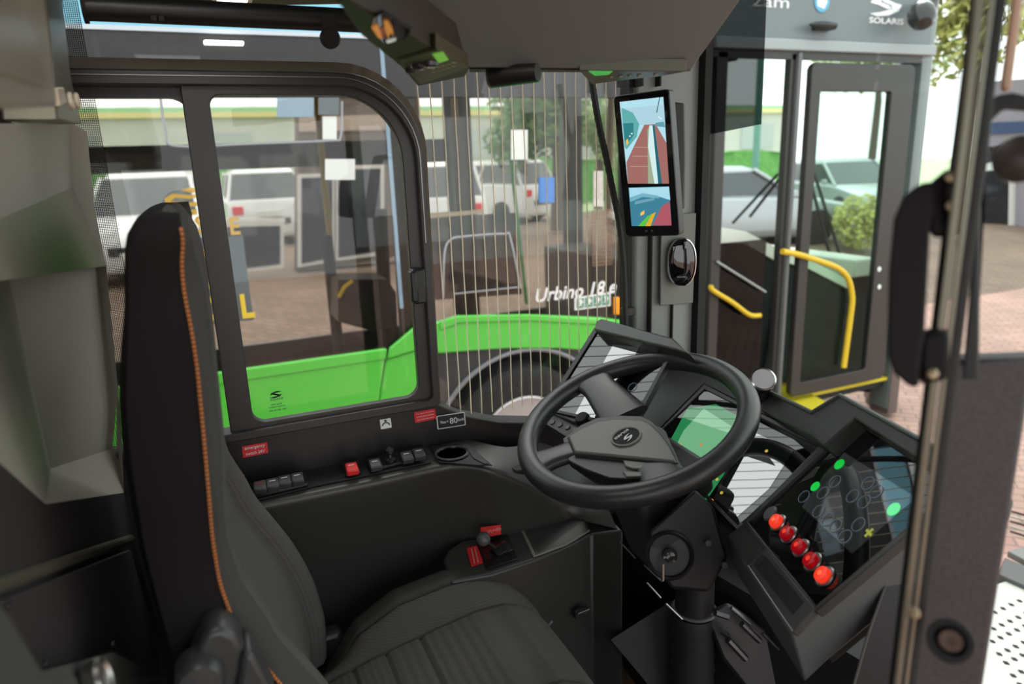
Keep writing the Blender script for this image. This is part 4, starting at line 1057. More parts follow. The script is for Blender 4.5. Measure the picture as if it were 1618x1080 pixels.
obj('rim', MB().loft([ring(1.0, 0.0), ring(1.02, 0.005), ring(0.96, 0.008), ring(0.90, 0.004)], cap=False), chrome, rd)
obj('face', MB().loft([ring(0.92, 0.003), ring(0.6, 0.006)]), gloss, rd)
text('lettering', 'SOLARIS', c + ovn * 0.0066 - UP * 0.035, ovx, UP, 0.003, silver, rd, width=0.020)
cb = [P(x, y, Y=1.415) for x, y in ((934, 120), (940, 160), (948, 205), (958, 250), (968, 300), (978, 350), (984, 400), (987, 450), (988, 520))]
tag(obj('corrugated_cable', MB().tube(smooth_path(cb, 8), [0.0078 if k % 2 else 0.0070 for k in range(65)], 10), rubber), 'long black corrugated cable curving down beside the pillar', 'cable')
p = P(990, 492, Y=1.43)
tag(obj('cable_clamp', MB().box(p - Vector((.014, .012, .010)), p + Vector((.018, .010, .010))), black, bevel=0.002), 'small black clamp holding the cable at the pillar foot', 'clamp')

# ------------------------------------------------------------------ overhead console
PO = (P(740, 108, Y=1.0), Vector((0, -0.72, -0.69)).normalized())
oc = thing('overhead_console', 'large grey faceted overhead console hanging above the driver', 'console', P(900, 100, pl=PO))
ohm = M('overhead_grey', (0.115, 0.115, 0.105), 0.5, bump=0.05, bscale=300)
oq = [(330, -150), (548, -2), (742, 108), (1092, 111), (1170, 0), (1276, -150)]
obj('front_panel', MB().prism(PP(oq, pl=PO), Vector((0, 0.12, 0.14))), ohm, oc, bevel=0.003)
ZU = P(740, 108, Y=1.0).z - 0.001
uo = [(548, -2), (742, 109), (1091, 112), (1046, 121), (985, 125), (925, 113), (860, 112), (760, 114), (735, 122), (660, 137), (634, 100), (572, 56), (538, 4)]
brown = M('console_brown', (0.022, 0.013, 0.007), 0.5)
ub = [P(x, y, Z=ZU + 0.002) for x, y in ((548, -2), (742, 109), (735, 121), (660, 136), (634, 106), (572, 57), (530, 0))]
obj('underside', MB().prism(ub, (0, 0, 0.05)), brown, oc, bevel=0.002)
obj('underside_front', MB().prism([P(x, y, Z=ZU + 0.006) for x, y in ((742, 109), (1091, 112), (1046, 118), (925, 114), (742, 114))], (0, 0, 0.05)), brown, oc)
def on_under(pts, d=0.0): return [P(x, y, Z=ZU - d) for x, y in pts]
pl_ = thing('picture_panel', 'small glowing orange and black panel near the top of the overhead console', 'display', P(612, 48, Z=ZU))
obj('panel', MB().prism(on_under([(585, 42), (592, 28), (606, 22), (652, 49), (638, 62), (610, 72)]), (0, 0, 0.004)), gloss, pl_)
blob = M('display_orange', (0, 0, 0), 0.3, emit=(0.55, 0.20, 0.03), es=0.8); blob2 = M('display_deep_red', (0, 0, 0), 0.3, emit=(0.18, 0.02, 0.01), es=0.8)
obj('display_patch', MB().prism(on_under([(587, 44), (596, 39), (602, 52), (604, 62), (598, 60)], 0.001), (0, 0, 0.0005)), blob, pl_)
obj('display_patch', MB().prism(on_under([(606, 34), (613, 34), (620, 46), (622, 56), (616, 52), (614, 62), (609, 50)], 0.001), (0, 0, 0.0005)), blob, pl_)
obj('display_patch', MB().prism(on_under([(600, 44), (607, 44), (609, 58), (604, 62)], 0.0008), (0, 0, 0.0005)), blob2, pl_)
obj('display_patch', MB().prism(on_under([(610, 65), (626, 61), (625, 65), (612, 69)], 0.001), (0, 0, 0.0005)), M('display_white', (0, 0, 0), 0.3, emit=(0.5, 0.5, 0.45), es=0.8), pl_)
ru = thing('radio_unit', 'control unit with two dark knobs and a small green screen under the overhead console', 'radio', P(690, 105, Z=ZU))
obj('body', MB().prism(on_under([(629, 97), (690, 79), (740, 108), (664, 134)], 0.002), (0, 0, 0.02)), M('unit_olive', (0.06, 0.05, 0.025), 0.4), ru, bevel=0.002)
obj('screen', MB().prism(on_under([(683, 86), (700, 82), (709, 95), (693, 100)], 0.003), (0, 0, 0.0008)), M('display_green', (0, 0, 0), 0.3, emit=(0.10, 0.30, 0.02), es=1.0), ru)
for px, py, r in ((661, 99, 0.0095), (680, 95, 0.010), (648, 105, 0.007)):
    c = P(px, py, Z=ZU)
    obj('knob', MB().lathe(c, (0, 0, -1), [(0.011 if r > .008 else r, 0), (r, 0.007), (r - 0.002, 0.009), (0, 0.009)], 20), M('gloss_black', (0, 0, 0)), ru)
for k in range(10):
    c = P(684 + k % 5 * 8, 114 - (k % 5) * 2.4 - (k // 5) * 6, Z=ZU - 0.002)
    obj('button', MB().box(c - Vector((.003, .002, .001)), c + Vector((.003, .002, .001))), M('button_tan', (0.3, 0.27, 0.15), 0.5), ru)
rr = thing('reading_lamp', 'dark oval reading lamp hanging under the middle of the overhead console', 'lamp', P(810, 118, Z=ZU))
a, b = P(775, 121, Z=ZU - 0.006), P(850, 114, Z=ZU - 0.006)
obj('body', MB().tube([a, b], [0.016, 0.013], 20, flat=1), black, rr)
obj('rim', MB().tube([a, a + (b - a) * 0.04], [0.017, 0.017], 20), steel, rr)
obj('trim_line', MB().tube([a + Vector((0, -.004, -.0155)), b + Vector((0, -.003, -.0125))], 0.0015, 6), M('trim_green', (0.02, 0.25, 0.06), 0.3), rr)
fu = thing('radio_unit', 'flat unit with a wide green screen under the front end of the overhead console', 'radio', P(980, 118, Z=ZU))
obj('body', MB().prism(on_under([(915, 112), (1085, 113), (1040, 121), (990, 126), (935, 133)], 0.0005), (0, 0, 0.02)), MATS['unit_olive'], fu, bevel=0.0015)
obj('screen', MB().prism(on_under([(930, 112.5), (968, 113), (962, 118), (940, 120)], 0.0015), (0, 0, 0.0008)), M('display_bright_green', (0, 0, 0), 0.3, emit=(0.03, 0.32, 0.04), es=1.0), fu)
for px in (965, 980, 995, 1010, 1036):
    c = P(px, 122 - (px - 965) * 0.06, Z=ZU - 0.002); obj('button', MB().box(c - Vector((.003, .003, .001)), c + Vector((.003, .003, .001))), M('button_tan', (0, 0, 0)), fu)

# ------------------------------------------------------------------ open cab door at the right
dr_ = sroot('door_1', (0.5, 0.35, 0.9))
def vbar(name, pxl, pxr, py, D, z0, z1, mat, t=0.02, bevel=0.003):
    a, b = P(pxl, py, D=D), P(pxr, py, D=D)
    f = ray((pxl + pxr) / 2, py); f.z = 0; f.normalize()
    pts = [Vector((a.x, a.y, z0)), Vector((b.x, b.y, z0)), Vector((b.x, b.y, z0)) + f * t, Vector((a.x, a.y, z0)) + f * t]
    return obj(name, MB().prism(pts, (0, 0, z1 - z0)), mat, dr_, bevel=bevel)
vbar('door_edge_seal', 1461, 1470, 600, 0.56, 0.9, 2.6, blackm, 0.02)
vbar('door_post', 1468, 1484, 600, 0.55, 0.9, 2.6, olive, 0.015, 0.003)
vbar('door_post', 1486, 1496, 600, 0.55, 0.9, 2.6, olive, 0.02, 0.003)
vbar('door_rail', 1494, 1513, 600, 0.56, 0.9, 2.6, blackm, 0.03)
ztop = P(1560, 568, D=0.60).z
vbar('door_panel', 1510, 1634, 565, 0.60, 0.9, ztop, M('door_panel_speckled', (0.035, 0.03, 0.032), 0.55, var=0.9, vscale=260), 0.03, 0.004)
zb = P(1600, 140, D=0.57).z
a = P(1607, 60, D=0.575)
vbar('door_handle_bar', 1598, 1617, 0, 0.58, zb, 2.6, M('copper_bar', (0.45, 0.28, 0.18), 0.35), 0.015, 0.004)
q = [P(x, y, D=0.565) for x, y in ((1553, 210), (1558, 170), (1575, 150), (1600, 146), (1660, 160), (1660, 178), (1585, 172), (1566, 190), (1560, 250), (1548, 330), (1545, 600), (1520, 600))]
obj('hinge_arch', MB().prism(q, ray(1590, 200) * 0.03), blackm, dr_, bevel=0.002)
c = P(1612, 251, D=0.555)
obj('round_knob', MB().lathe(c, -ray(1600, 251), [(0.0, 0.012), (0.008, 0.012), (0.018, 0.008), (0.019, 0.0), (0.017, -0.01)], 28), M('knob_brown', (0.05, 0.04, 0.035), 0.35), dr_)
q = [P(x, y, D=0.52) for x, y in ((1404, 430), (1412, 345), (1428, 308), (1455, 288), (1476, 286), (1478, 320), (1470, 360), (1461, 530), (1456, 560), (1452, 612), (1438, 612), (1412, 590), (1402, 560))]
lt = obj('latch_body', MB().prism(q, ray(1440, 450) * 0.035), M('latch_black', (0.006, 0.005, 0.005), 0.7, spec=0.2), dr_, bevel=0.006, seg=3)
for pts in ([(1466, 290), (1500, 262), (1516, 300), (1512, 372), (1470, 375)], [(1458, 524), (1500, 524), (1500, 600), (1452, 610)]):
    obj('latch_bridge', MB().prism([P(x, y, D=0.525) for x, y in pts], ray(1485, 400) * 0.03), MATS['latch_black'], dr_, bevel=0.004)
for px, py in ((1502, 280), (1503, 325), (1473, 590), (1436 + 8, 968)):
    obj('rivet', MB().lathe(P(px, py, D=0.52), -ray(px, py), [(0, 0.003), (0.003, 0.0025), (0.0042, 0), (0.004, -0.004)], 12), M('rivet_brass', (0.5, 0.4, 0.25), 0.3, metal=0.7), dr_)
c = P(1502, 1012, D=0.585)
obj('bolt_recess', MB().lathe(c, -ray(1502, 1012), [(0.0, 0.002), (0.010, 0.002), (0.013, 0.006), (0.017, 0.006), (0.018, 0)], 28), blackm, dr_)
obj('bolt', MB().lathe(c, -ray(1502, 1012), [(0.0, 0.007), (0.003, 0.007), (0.003, 0.0085), (0.008, 0.009), (0.009, 0.004)], 20), M('rivet_brown', (0.10, 0.06, 0.045), 0.5), dr_)
# light tile floor with dark studs, and a metal threshold, beyond the door panel
fl_ = sroot('trim_2', (1.5, 0.6, 0.36))
ZT = 0.36
q = [P(x, y, Z=ZT) for x, y in ((1566, 925), (1600, 915), (1760, 985), (1720, 1250), (1500, 1250))]
obj('tile_floor', MB().prism(q, (0, 0, -0.03)), M('pale_tile', (0.5, 0.52, 0.46), 0.5, var=0.15, vscale=60), fl_)
ux = P(1580, 965, Z=ZT); vx = (P(1640, 965 + 28, Z=ZT) - ux).normalized(); wx = Vector((-vx.y, vx.x, 0))
for i in range(8):
    for j in range(-2, 5):
        c = P(1580 + i * 11 + j * 13 - 8, 967 + i * 17 - j * 6 + (i % 2) * 3, Z=ZT + 0.001)
        if 1545 < 1580 + i * 11 + j * 13 < 1660:
            obj('stud', MB().box(c - vx * .011 - wx * .008, c - vx * .011 - wx * .008 + Vector((0.001, 0.001, 0.001))) if 0 else MB().prism([c + vx * .011, c + wx * .008, c - vx * .011, c - wx * .008], (0, 0, 0.003)), blackm, fl_)
obj('threshold', MB().prism([P(x, y, Z=ZT + .02) for x, y in ((1588, 880), (1700, 925), (1700, 960), (1575, 905))], (0, 0, -0.05)), grey, fl_, bevel=0.004)
obj('threshold', MB().prism([P(x, y, Z=ZT + .03) for x, y in ((1592, 870), (1700, 840), (1700, 925))], (0, 0, -0.03)), lgrey, fl_, bevel=0.004)
for k in range(5):
    obj('grille_bar', MB().tube([P(1596, 807 + k * 8, Z=0.2), P(1700, 835 + k * 9, Z=0.2)], 0.006, 6), steel if k % 2 else blackm, fl_)

# ------------------------------------------------------------------ yard
brick_r = pavers('red_pavers', (0.70, 0.42, 0.34), (0.58, 0.34, 0.27), (0.36, 0.24, 0.2), 1.0)
struct(obj('ground_yard', MB().box((-30, -12, -0.1), (40, 8.2, 0.0)), brick_r))
struct(obj('ground_terrace', MB().prism([Vector((-30, 6.5, -0.1)), Vector((-30, 6.5, 0.002)), Vector((-30, 9.5, 0.45)), Vector((-30, 20, 0.45)), Vector((-30, 20, -0.1))], (90, 0, 0)), pavers('brown_pavers', (0.36, 0.25, 0.18), (0.28, 0.19, 0.14), (0.18, 0.13, 0.1), 1.0)))
struct(obj('ground_lawn', MB().box((-60, 20, -0.1), (90, 80, 0.5)), M('lawn', (0.42, 0.55, 0.30), 0.9, var=0.25, vscale=2)))
ZG = 0.45

# ------------------------------------------------------------------ green bus alongside
YB, YF, XF = 3.7, 6.2, 5.08
bus = thing('city_bus', 'green and dark grey city bus parked alongside, front door open, model name above its wheel', 'bus', (1.5, 4.9, 0))
def bz(px, py): return xz(px, py, YB)
def bprism(pts, mat, name='side_panel', y=YB, t=0.03, bevel=0.0, parent=bus, label=None):
    return obj(name, MB().prism([Vector((x, y, z)) for x, z in pts], (0, t, 0)), mat, parent, bevel=bevel, label=label)
# lower green panels
bprism([(-3.5, 1.17), (0.835, 1.19), (0.76, 0.86), (0.72, 0.35), (-3.5, 0.35)], green, 'green_panel', bevel=0.012, y=YB - 0.02)
bprism([(-3.5, 1.17), (0.835, 1.19), (0.825, 1.13), (-3.5, 1.11)], green, 'green_panel_lip', y=YB - 0.028, t=0.012, bevel=0.006)
p_up = [bz(614, 548), bz(667, 503), bz(690, 507), bz(720, 497), bz(830, 495), bz(946, 500), bz(985, 505), bz(985, 556), bz(940, 554), bz(880, 549), bz(800, 549), bz(740, 553), bz(692, 557), bz(668, 548), bz(610, 566)]
bprism(p_up, green, 'green_panel', bevel=0.010, y=YB - 0.03)
bprism([bz(692, 506), bz(720, 497), bz(830, 495), bz(985, 505), bz(985, 513), bz(830, 505), bz(722, 508), bz(692, 520)], green, 'green_panel_lip', y=YB - 0.042, t=0.014, bevel=0.006)
pl2 = [bz(610, 566), bz(668, 549), bz(690, 552), bz(692, 640), bz(690, 700), bz(594, 720), bz(597, 640)]
bprism(pl2, green, 'green_panel', bevel=0.010, y=YB - 0.015)
# wheel arch panel and wheel
cw = Vector((1.66, YB, 0.45)); cw.x = P(830, 700, Y=YB).x; cw.z = 0.46
R0 = 0.60
aro = [bz(985, 553), bz(940, 551), bz(880, 547), bz(800, 547), bz(740, 551), bz(690, 555)] + [(bz(690, 640)[0], 0.3)] 
arc = [(cw.x + R0 * math.cos(a), cw.z + R0 * math.sin(a)) for a in [PI * k / 24 for k in range(25)]]
x_l, x_r = bz(690, 640)[0], 2.45
poly = [(x_r, 0.3), (x_r, bz(985, 553)[1])] + aro[1:6] + [(x_l, 0.3)] + [(cw.x - R0, 0.3)] + list(reversed(arc)) + [(cw.x + R0, 0.3)]
ap = bprism(poly, M('arch_panel', (0.035, 0.035, 0.038), 0.4), 'arch_panel', y=YB - 0.005)
obj('arch_lip', MB().tube([Vector((x, YB - 0.012, z)) for x, z in arc], 0.014, 8), M('arch_lip', (0.22, 0.22, 0.24), 0.3), bus)
wh = obj('wheel', MB().lathe(cw + Vector((0, 0.05, 0)), (0, -1, 0), [(0.28, -0.2), (0.46, -0.2), (0.485, -0.15), (0.485, 0.02), (0.46, 0.045), (0.40, 0.055), (0.30, 0.045), (0.295, 0.0), (0.28, -0.01)], 64), M('tyre', (0.018, 0.017, 0.017), 0.8), bus)
obj('rim', MB().lathe(cw + Vector((0, 0.05, 0)), (0, -1, 0), [(0.30, 0.03), (0.303, 0.052), (0.29, 0.055), (0.275, 0.02), (0.26, -0.02), (0.16, -0.03), (0.15, 0.03), (0.0, 0.05)], 48), M('rim_silver', (0.55, 0.55, 0.56), 0.35, metal=0.7), wh)
for k in range(10):
    a = PI * 2 * k / 10 + 0.2
    c = cw + Vector((0.205 * math.cos(a), 0.072, 0.205 * math.sin(a)))
    obj('rim_hole', MB().lathe(c, (0, -1, 0), [(0.03, -0.004), (0.032, 0.004), (0.03, 0.006), (0, 0.004)], 16), blackm, wh)
bprism([(0.9, 0.3), (2.45, 0.3), (2.45, 1.1), (0.9, 1.1)], blackm, 'wheel_housing', y=YB + 0.35)
# upper side: dark band, glass, joints
bprism([(-3.5, 2.50), (3.02, 2.50), (3.02, 2.785), (-3.5, 2.785)], M('bus_band', (0.022, 0.021, 0.021), 0.3, var=0.3, vscale=20), 'roof_band', bevel=0.004)
sky_blue = M('light_blue_trim', (0.26, 0.62, 0.78), 0.4)
bprism([(-3.5, 2.80), (0.93, 2.80), (0.93, 2.96), (-3.5, 2.96)], sky_blue, 'blue_roof_trim', y=YB + 0.03, bevel=0.004)
bprism([(-3.5, 2.777), (0.95, 2.777), (0.95, 2.797), (-3.5, 2.797)], M('rail_white', (0.55, 0.6, 0.65), 0.3, metal=0.4), 'roof_rail', y=YB - 0.012, t=0.02)
bprism([(0.93, 1.4), (0.95, 1.4), (0.95, 2.78), (0.93, 2.78)], M('strip_blue_grey', (0.25, 0.36, 0.46), 0.4), 'vertical_strip', y=YB - 0.008, t=0.01)
bprism([(-3.5, 1.12), (2.45, 1.12), (2.45, 2.52), (-3.5, 2.52)], g_bus, 'side_glass', y=YB + 0.006, t=0.006)
bprism([(0.93, 1.2), (1.08, 1.3), (1.10, 2.5), (0.95, 2.5)], busdark, 'window_pillar', y=YB + 0.02)
bprism([(2.35, 0.3), (2.50, 0.3), (2.50, 2.8), (2.35, 2.8)], busdark, 'window_pillar')
bprism([(2.5, 0.4), (3.02, 0.4), (3.02, 2.8), (2.5, 2.8)], busdark, 'side_panel')
bprism([(1.47, 1.75), (1.60, 1.75), (1.58, 2.42), (1.45, 2.42)], busdark, 'window_pillar', y=YB + 0.5)
# hopper window outline
ho = [bz(252, 140), bz(262, 210), bz(280, 231), bz(400, 227), bz(520, 222), bz(538, 215), bz(540, 160)]
obj('hopper_outline', MB().tube(smooth_path([Vector((x, YB - 0.004, z)) for x, z in ho], 5), 0.006, 6), M('outline_silver', (0.4, 0.42, 0.45), 0.3, metal=0.5), bus)
ho = [bz(700, 470), bz(702, 400), bz(712, 378), bz(735, 373), bz(795, 369), bz(806, 376), bz(822, 455)]
obj('window_outline', MB().tube(smooth_path([Vector((x, YB - 0.004, z)) for x, z in ho], 5), 0.006, 6), MATS['outline_silver'], bus)
obj('window_outline', MB().tube([Vector((x, YB - 0.004, z)) for x, z in (bz(716, 464), bz(820, 453))], 0.005, 6), MATS['outline_silver'], bus)
bprism([bz(714, 462), bz(716, 416), bz(790, 444), bz(812, 456)], blackm, 'dark_wedge', y=YB + 0.03)
bprism([bz(672, 341), bz(776, 333), bz(776, 339), bz(672, 348)], M('cream', (0.62, 0.56, 0.42), 0.5), 'light_ledge', y=YB + 0.12, t=0.05)
bprism([bz(672, 346), bz(830, 338), bz(840, 470), bz(700, 480)], g_dark, 'inner_screen', y=YB + 0.14, t=0.006)
bprism([bz(556, 458), bz(640, 456), bz(655, 480), bz(657, 540), bz(612, 545), bz(556, 530)], busdark, 'engine_tower', y=YB + 0.4, t=0.3)
obj('yellow_stripe', MB().tube([Vector((*v, 0)) if 0 else Vector((v[0], YB + 0.39, v[1])) for v in (bz(556, 488), bz(566, 470), bz(580, 459))], 0.012, 6), yellow, bus)
# decals and marks above the wheel
txt = M('bus_white_print', (0.85, 0.85, 0.85), 0.4)
a, b = P(848, 466, Y=YB - 0.012), P(978, 447, Y=YB - 0.012)
xd = (b - a).normalized()
text('lettering', 'Urbino 18 e', (P(912, 459, Y=YB - 0.012)), FWD, UP, 0.085, txt, bus, width=(b - a).length * 0.98, shear=0.25, bold=0.02)
q = [P(x, y, Y=YB - 0.012) for x, y in ((908, 470), (965, 461), (965, 483), (908, 490))]
sg = obj('pictogram_strip', MB().prism(q, (0, 0.003, 0)), txt, bus)
pg = M('picto_green', (0.03, 0.25, 0.13), 0.5)
for k in range(4):
    t0_, t1_ = 0.05 + k * 0.235, 0.05 + k * 0.235 + 0.2
    u = lambda s, t: q[0] * (1 - s) * (1 - t) + q[1] * s * (1 - t) + q[2] * s * t + q[3] * (1 - s) * t - Vector((0, 0.002, 0))
    obj('pictogram', MB().prism([u(t0_, 0.12), u(t1_, 0.12), u(t1_, 0.88), u(t0_, 0.88)], (0, 0.001, 0)), pg, sg)
    cc = u((t0_ + t1_) / 2, 0.5) - Vector((0, 0.001, 0))
    obj('pictogram_figure', MB().prism([cc + Vector((x * .022, 0, z * .03)) for x, z in ((-1, -.8), (-.2, -.1), (-.6, .8), (.3, .9), (1, .1), (.3, -.2), (.8, -.9), (.1, -.4))], (0, 0.0005, 0)), txt, sg)
pa = P(975, 483, Y=YB - 0.03)
bi = obj('side_marker_lamp', MB().box(pa - Vector((.018, .01, .055)), pa + Vector((.018, .02, .055))), M('orange_lens', (0.9, 0.30, 0.01), 0.25, emit=(1.0, 0.3, 0.0), es=0.25), bus, bevel=0.006)
# floor, roof, far side
obj('floor', MB().box((-3.5, YB + 0.05, 0.28), (4.9, YF, 0.34)), blackm, bus)
obj('roof', MB().box((-3.5, YB + 0.04, 2.92), (3.02, YF, 2.98)).box((3.02, YB + 0.04, 3.1), (5.0, YF, 3.3)), busdark, bus)
obj('ceiling_lining', MB().box((-3.5, YB + 0.1, 2.74), (3.3, YF, 2.77)), M('bus_lining', (0.10, 0.10, 0.10), 0.6), bus)
far = MB()
far.box((-3.5, YF, 0.3), (4.6, YF + 0.05, 0.72)).box((-3.5, YF, 2.18), (2.2, YF + 0.05, 2.38)).box((-3.5, YF, 2.78), (5.0, YF + 0.05, 3.1))
for x0, x1 in ((-3.5, -3.3), (-1.25, -1.15), (0.0, 0.12), (2.1, 2.35), (3.3, 3.5)):
    far.box((x0, YF, 0.7), (x1, YF + 0.05, 2.8))
obj('far_side', far, busdark, bus)
# poles, notices inside
def pole(px0, y0, px1, y1, Y, r, mat, name='grab_pole'):
    return obj(name, MB().tube([P(px0, y0, Y=Y), P(px1, y1, Y=Y)], r, 10), mat, bus)
pole(497, 120, 521, 372, 4.5, 0.020, mustard)
pole(516, 372, 540, 600, 4.4, 0.035, blackm, 'stanchion')
pole(655, 130, 668, 330, 4.5, 0.022, mustard)
pole(716, 130, 724, 272, 4.5, 0.024, mustard)
pole(724, 272, 730, 340, 4.5, 0.03, blackm, 'stanchion')
pole(967, 120, 960, 330, 4.5, 0.026, MATS['dark_yellow_paint'])
pole(806, 240, 832, 480, 4.3, 0.012, M('green_reflection', (0.06, 0.45, 0.14), 0.5), 'green_reflection')  # slanting green reflection in the glass, built as a solid pole
pole(600, 330, 612, 545, 4.9, 0.05, blackm, 'stanchion')
def notice(px0, y0, px1, y1, Y, mat, name='notice'):
    return obj(name, MB().prism([P(px0, y0, Y=Y), P(px1, y0, Y=Y), P(px1, y1, Y=Y), P(px0, y1, Y=Y)], (0, 0.01, 0)), mat, bus)
notice(808, 205, 834, 252, YB - .01, paper)
notice(852, 280, 876, 320, YB - .01, M('notice_blue', (0.06, 0.22, 0.62), 0.5))
notice(514, 251, 561, 284, YB - .01, paper)  # bright view through the windows, put in as a white sheet
notice(438, 154, 496, 185, YB - .01, M('pale_blue_screen', (0.30, 0.42, 0.50), 0.5))
notice(503, 154, 536, 181, YB - .0, busgrey)
notice(510, 184, 532, 220, YB - .01, paper)  # another bright window view, painted as white paper on the glass
notice(938, 270, 953, 326, YB - .01, M('striped_white', (0.6, 0.56, 0.52), 0.6, var=0.3, vscale=60))
for px, py in ((353, 68),):
    c = P(px, py, Z=2.74)
    obj('lamp_reflection', MB().prism([c + Vector((x, y, 0)) for x, y in rrect(-.085, -.07, .085, .07, .01)], (0, 0, -0.012)), lampm, bus, bevel=0.003)  # glowing plate standing in for a lamp reflected in the glass
# grille section by the front pillar
gm = MB()
for k in range(9):
    x = bz(936, 410)[0] + k * 0.017; gm.box((x, YB - 0.002, 1.52), (x + 0.004, YB + 0.004, 1.86))
for k in range(16):
    z = 1.52 + k * 0.022; gm.box((bz(936, 410)[0], YB - 0.002, z), (bz(936, 410)[0] + 0.14, YB + 0.004, z + 0.004))
o = obj('mesh_pattern', gm, M('mesh_brown', (0.30, 0.18, 0.11), 0.6), bus); o['kind'] = 'stuff'

# front door area ---------------------------------------------------------------
fasc = bprism([(3.02, 2.86), (4.95, 2.86), (4.95, 3.32), (3.02, 3.32)], busgrey, 'front_fascia', y=YB - 0.01, bevel=0.006)
bprism([(-0.0 + 3.02, 2.79), (5.0, 2.79), (5.0, 2.86), (3.02, 2.86)], M('rail_grey', (0.32, 0.35, 0.36), 0.35), 'gutter_rail', y=YB - 0.03, t=0.05, bevel=0.008)
bprism([(3.02, 2.74), (4.9, 2.74), (4.9, 2.80), (3.02, 2.80)], busdark, 'door_header')
text('lettering', 'SOLARIS', P(1401, 33, Y=YB - 0.012), FWD, UP, 0.038, txt, fasc, width=P(1428, 33, Y=YB).x - P(1374, 33, Y=YB).x, bold=0.02)
c = P(1401, 6, Y=YB - 0.014)
e = MB()
for s_ in (1, -1):
    pts = [(-0.95, 0.0), (-0.75, 0.45), (-0.2, 0.8), (0.5, 0.9), (0.95, 0.75), (0.3, 0.6), (-0.25, 0.35), (-0.35, 0.1), (0.15, -0.1), (0.4, -0.35), (0.05, -0.35), (-0.5, -0.1)]
    e.prism([c + Vector((x * s_ * 0.16, 0, z * s_ * 0.09)) for x, z in pts], (0, 0.003, 0))
obj('emblem', e, txt, fasc)
c = P(1299, 2, Y=YB - 0.014)
obj('emblem', MB().lathe(c, (0, -1, 0), [(0.0, 0.002), (0.065, 0.002), (0.066, 0)], 28), M('emblem_blue', (0.12, 0.42, 0.62), 0.4), fasc)
obj('emblem', MB().prism([c + Vector((x, -.003, z)) for x, z in ((-.04, -.03), (.02, -.045), (.045, .0), (.0, .05), (-.045, .02))], (0, .001, 0)), txt, fasc)
text('lettering', '2am', P(1218, 2, Y=YB - 0.012), FWD, UP, 0.07, txt, fasc, width=0.3)
# side camera and lamp below the fascia
p = P(1300, 40, Y=YB - 0.08)
obj('side_camera', MB().loft([[p + Vector((x, y * s, z * s)) for y, z in [(0.03 * math.cos(t), 0.026 * math.sin(t)) for t in [k * PI / 5 for k in range(10)]]] for x, s in ((-0.11, 0.25), (-0.06, 0.8), (0.0, 1.0), (0.05, 0.9), (0.11, 0.7))]).box(p + Vector((-.02, 0, -.02)), p + Vector((.12, .08, .02))), black, bus)
p = P(1447, 34, Y=YB - 0.15)
md = obj('dome_mirror', MB().lathe(p + Vector((0.03, -.02, .03)), (-0.45, -0.6, -0.65), [(0.0, -0.09), (0.06, -0.08), (0.085, -0.04), (0.09, 0.0), (0.075, 0.05), (0.045, 0.085), (0, 0.095)], 28), M('gloss_black', (0, 0, 0)), bus)
obj('dome_cap', MB().lathe(p + Vector((0.055, -.0, .075)), (0.45, -0.3, 0.85), [(0.08, -0.01), (0.078, 0.02), (0.05, 0.05), (0, 0.06)], 24), chrome, md)
obj('mirror_arm', MB().tube([p + Vector((0.05, 0.0, .05)), p + Vector((.18, .02, .14)), p + Vector((.30, .12, .12))], 0.03, 12), black, bus)
# posts of the door opening (vertical)
def vpost(px, w, name='door_post', mat=busdark, py=300, Y=YB, z0=0.36, z1=2.78, t=0.06):
    x = P(px, py, Y=Y).x
    return obj(name, MB().box((x - w / 2, Y, z0), (x + w / 2, Y + t, z1)), mat, bus, bevel=0.008)
vpost(1135, 0.085)
vpost(1243, 0.055); vpost(1253, 0.03, mat=M('post_grey', (0.13, 0.13, 0.13), 0.4), Y=YB - 0.03)
# glazed door leaf
xa, xb = P(1262, 300, Y=YB).x, P(1418, 300, Y=YB).x
lf = MB()
zin = 0.50; zo = 0.40
xi0, xi1 = P(1277, 300, Y=YB).x, P(1385, 300, Y=YB).x
leaf = obj('door_leaf', MB().frame([Vector((x, YB - 0.05, z)) for x, z in rrect(xa, zo, xb, 2.72, 0.05)], [Vector((x, YB - 0.05, z)) for x, z in rrect(xi0, zin, xi1, 2.54, 0.02)], (0, 0.05, 0)), busdark, bus, bevel=0.006)
obj('door_glass', MB().box((xi0, YB - 0.03, zin), (xi1, YB - 0.025, 2.55)), g_clear, leaf)
for py in (425, 453):
    c = P(1389, py, Y=YB - 0.055)
    obj('door_bolt', MB().lathe(c, (0, -1, 0), [(0, 0.006), (0.018, 0.005), (0.02, 0)], 16), M('bolt_pale', (0.7, 0.72, 0.7), 0.3), leaf)
bprism([(3.13, 0.4), (3.55, 0.4), (3.55, 1.58), (3.13, 1.58)], g_dark, 'door_glass', y=YB + 0.02, t=0.006)
# rounded front corner
pts = [(4.90, YB), (5.0, YB), (5.06, YB + .04), (5.10, YB + 0.12), (5.12, YB + 0.3), (5.0, YB + 0.3), (4.90, YB + 0.15)]
obj('front_corner', MB().prism([Vector((x, y, 0.10)) for x, y in pts], (0, 0, 3.2)), M('corner_grey', (0.14, 0.17, 0.17), 0.25), bus, smooth=60)
obj('corner_base', MB().prism([Vector((x + 0.01, y - 0.01, 0.05)) for x, y in pts], (0, 0, 0.9)), M('corner_brown', (0.10, 0.075, 0.07), 0.35), bus, smooth=60)
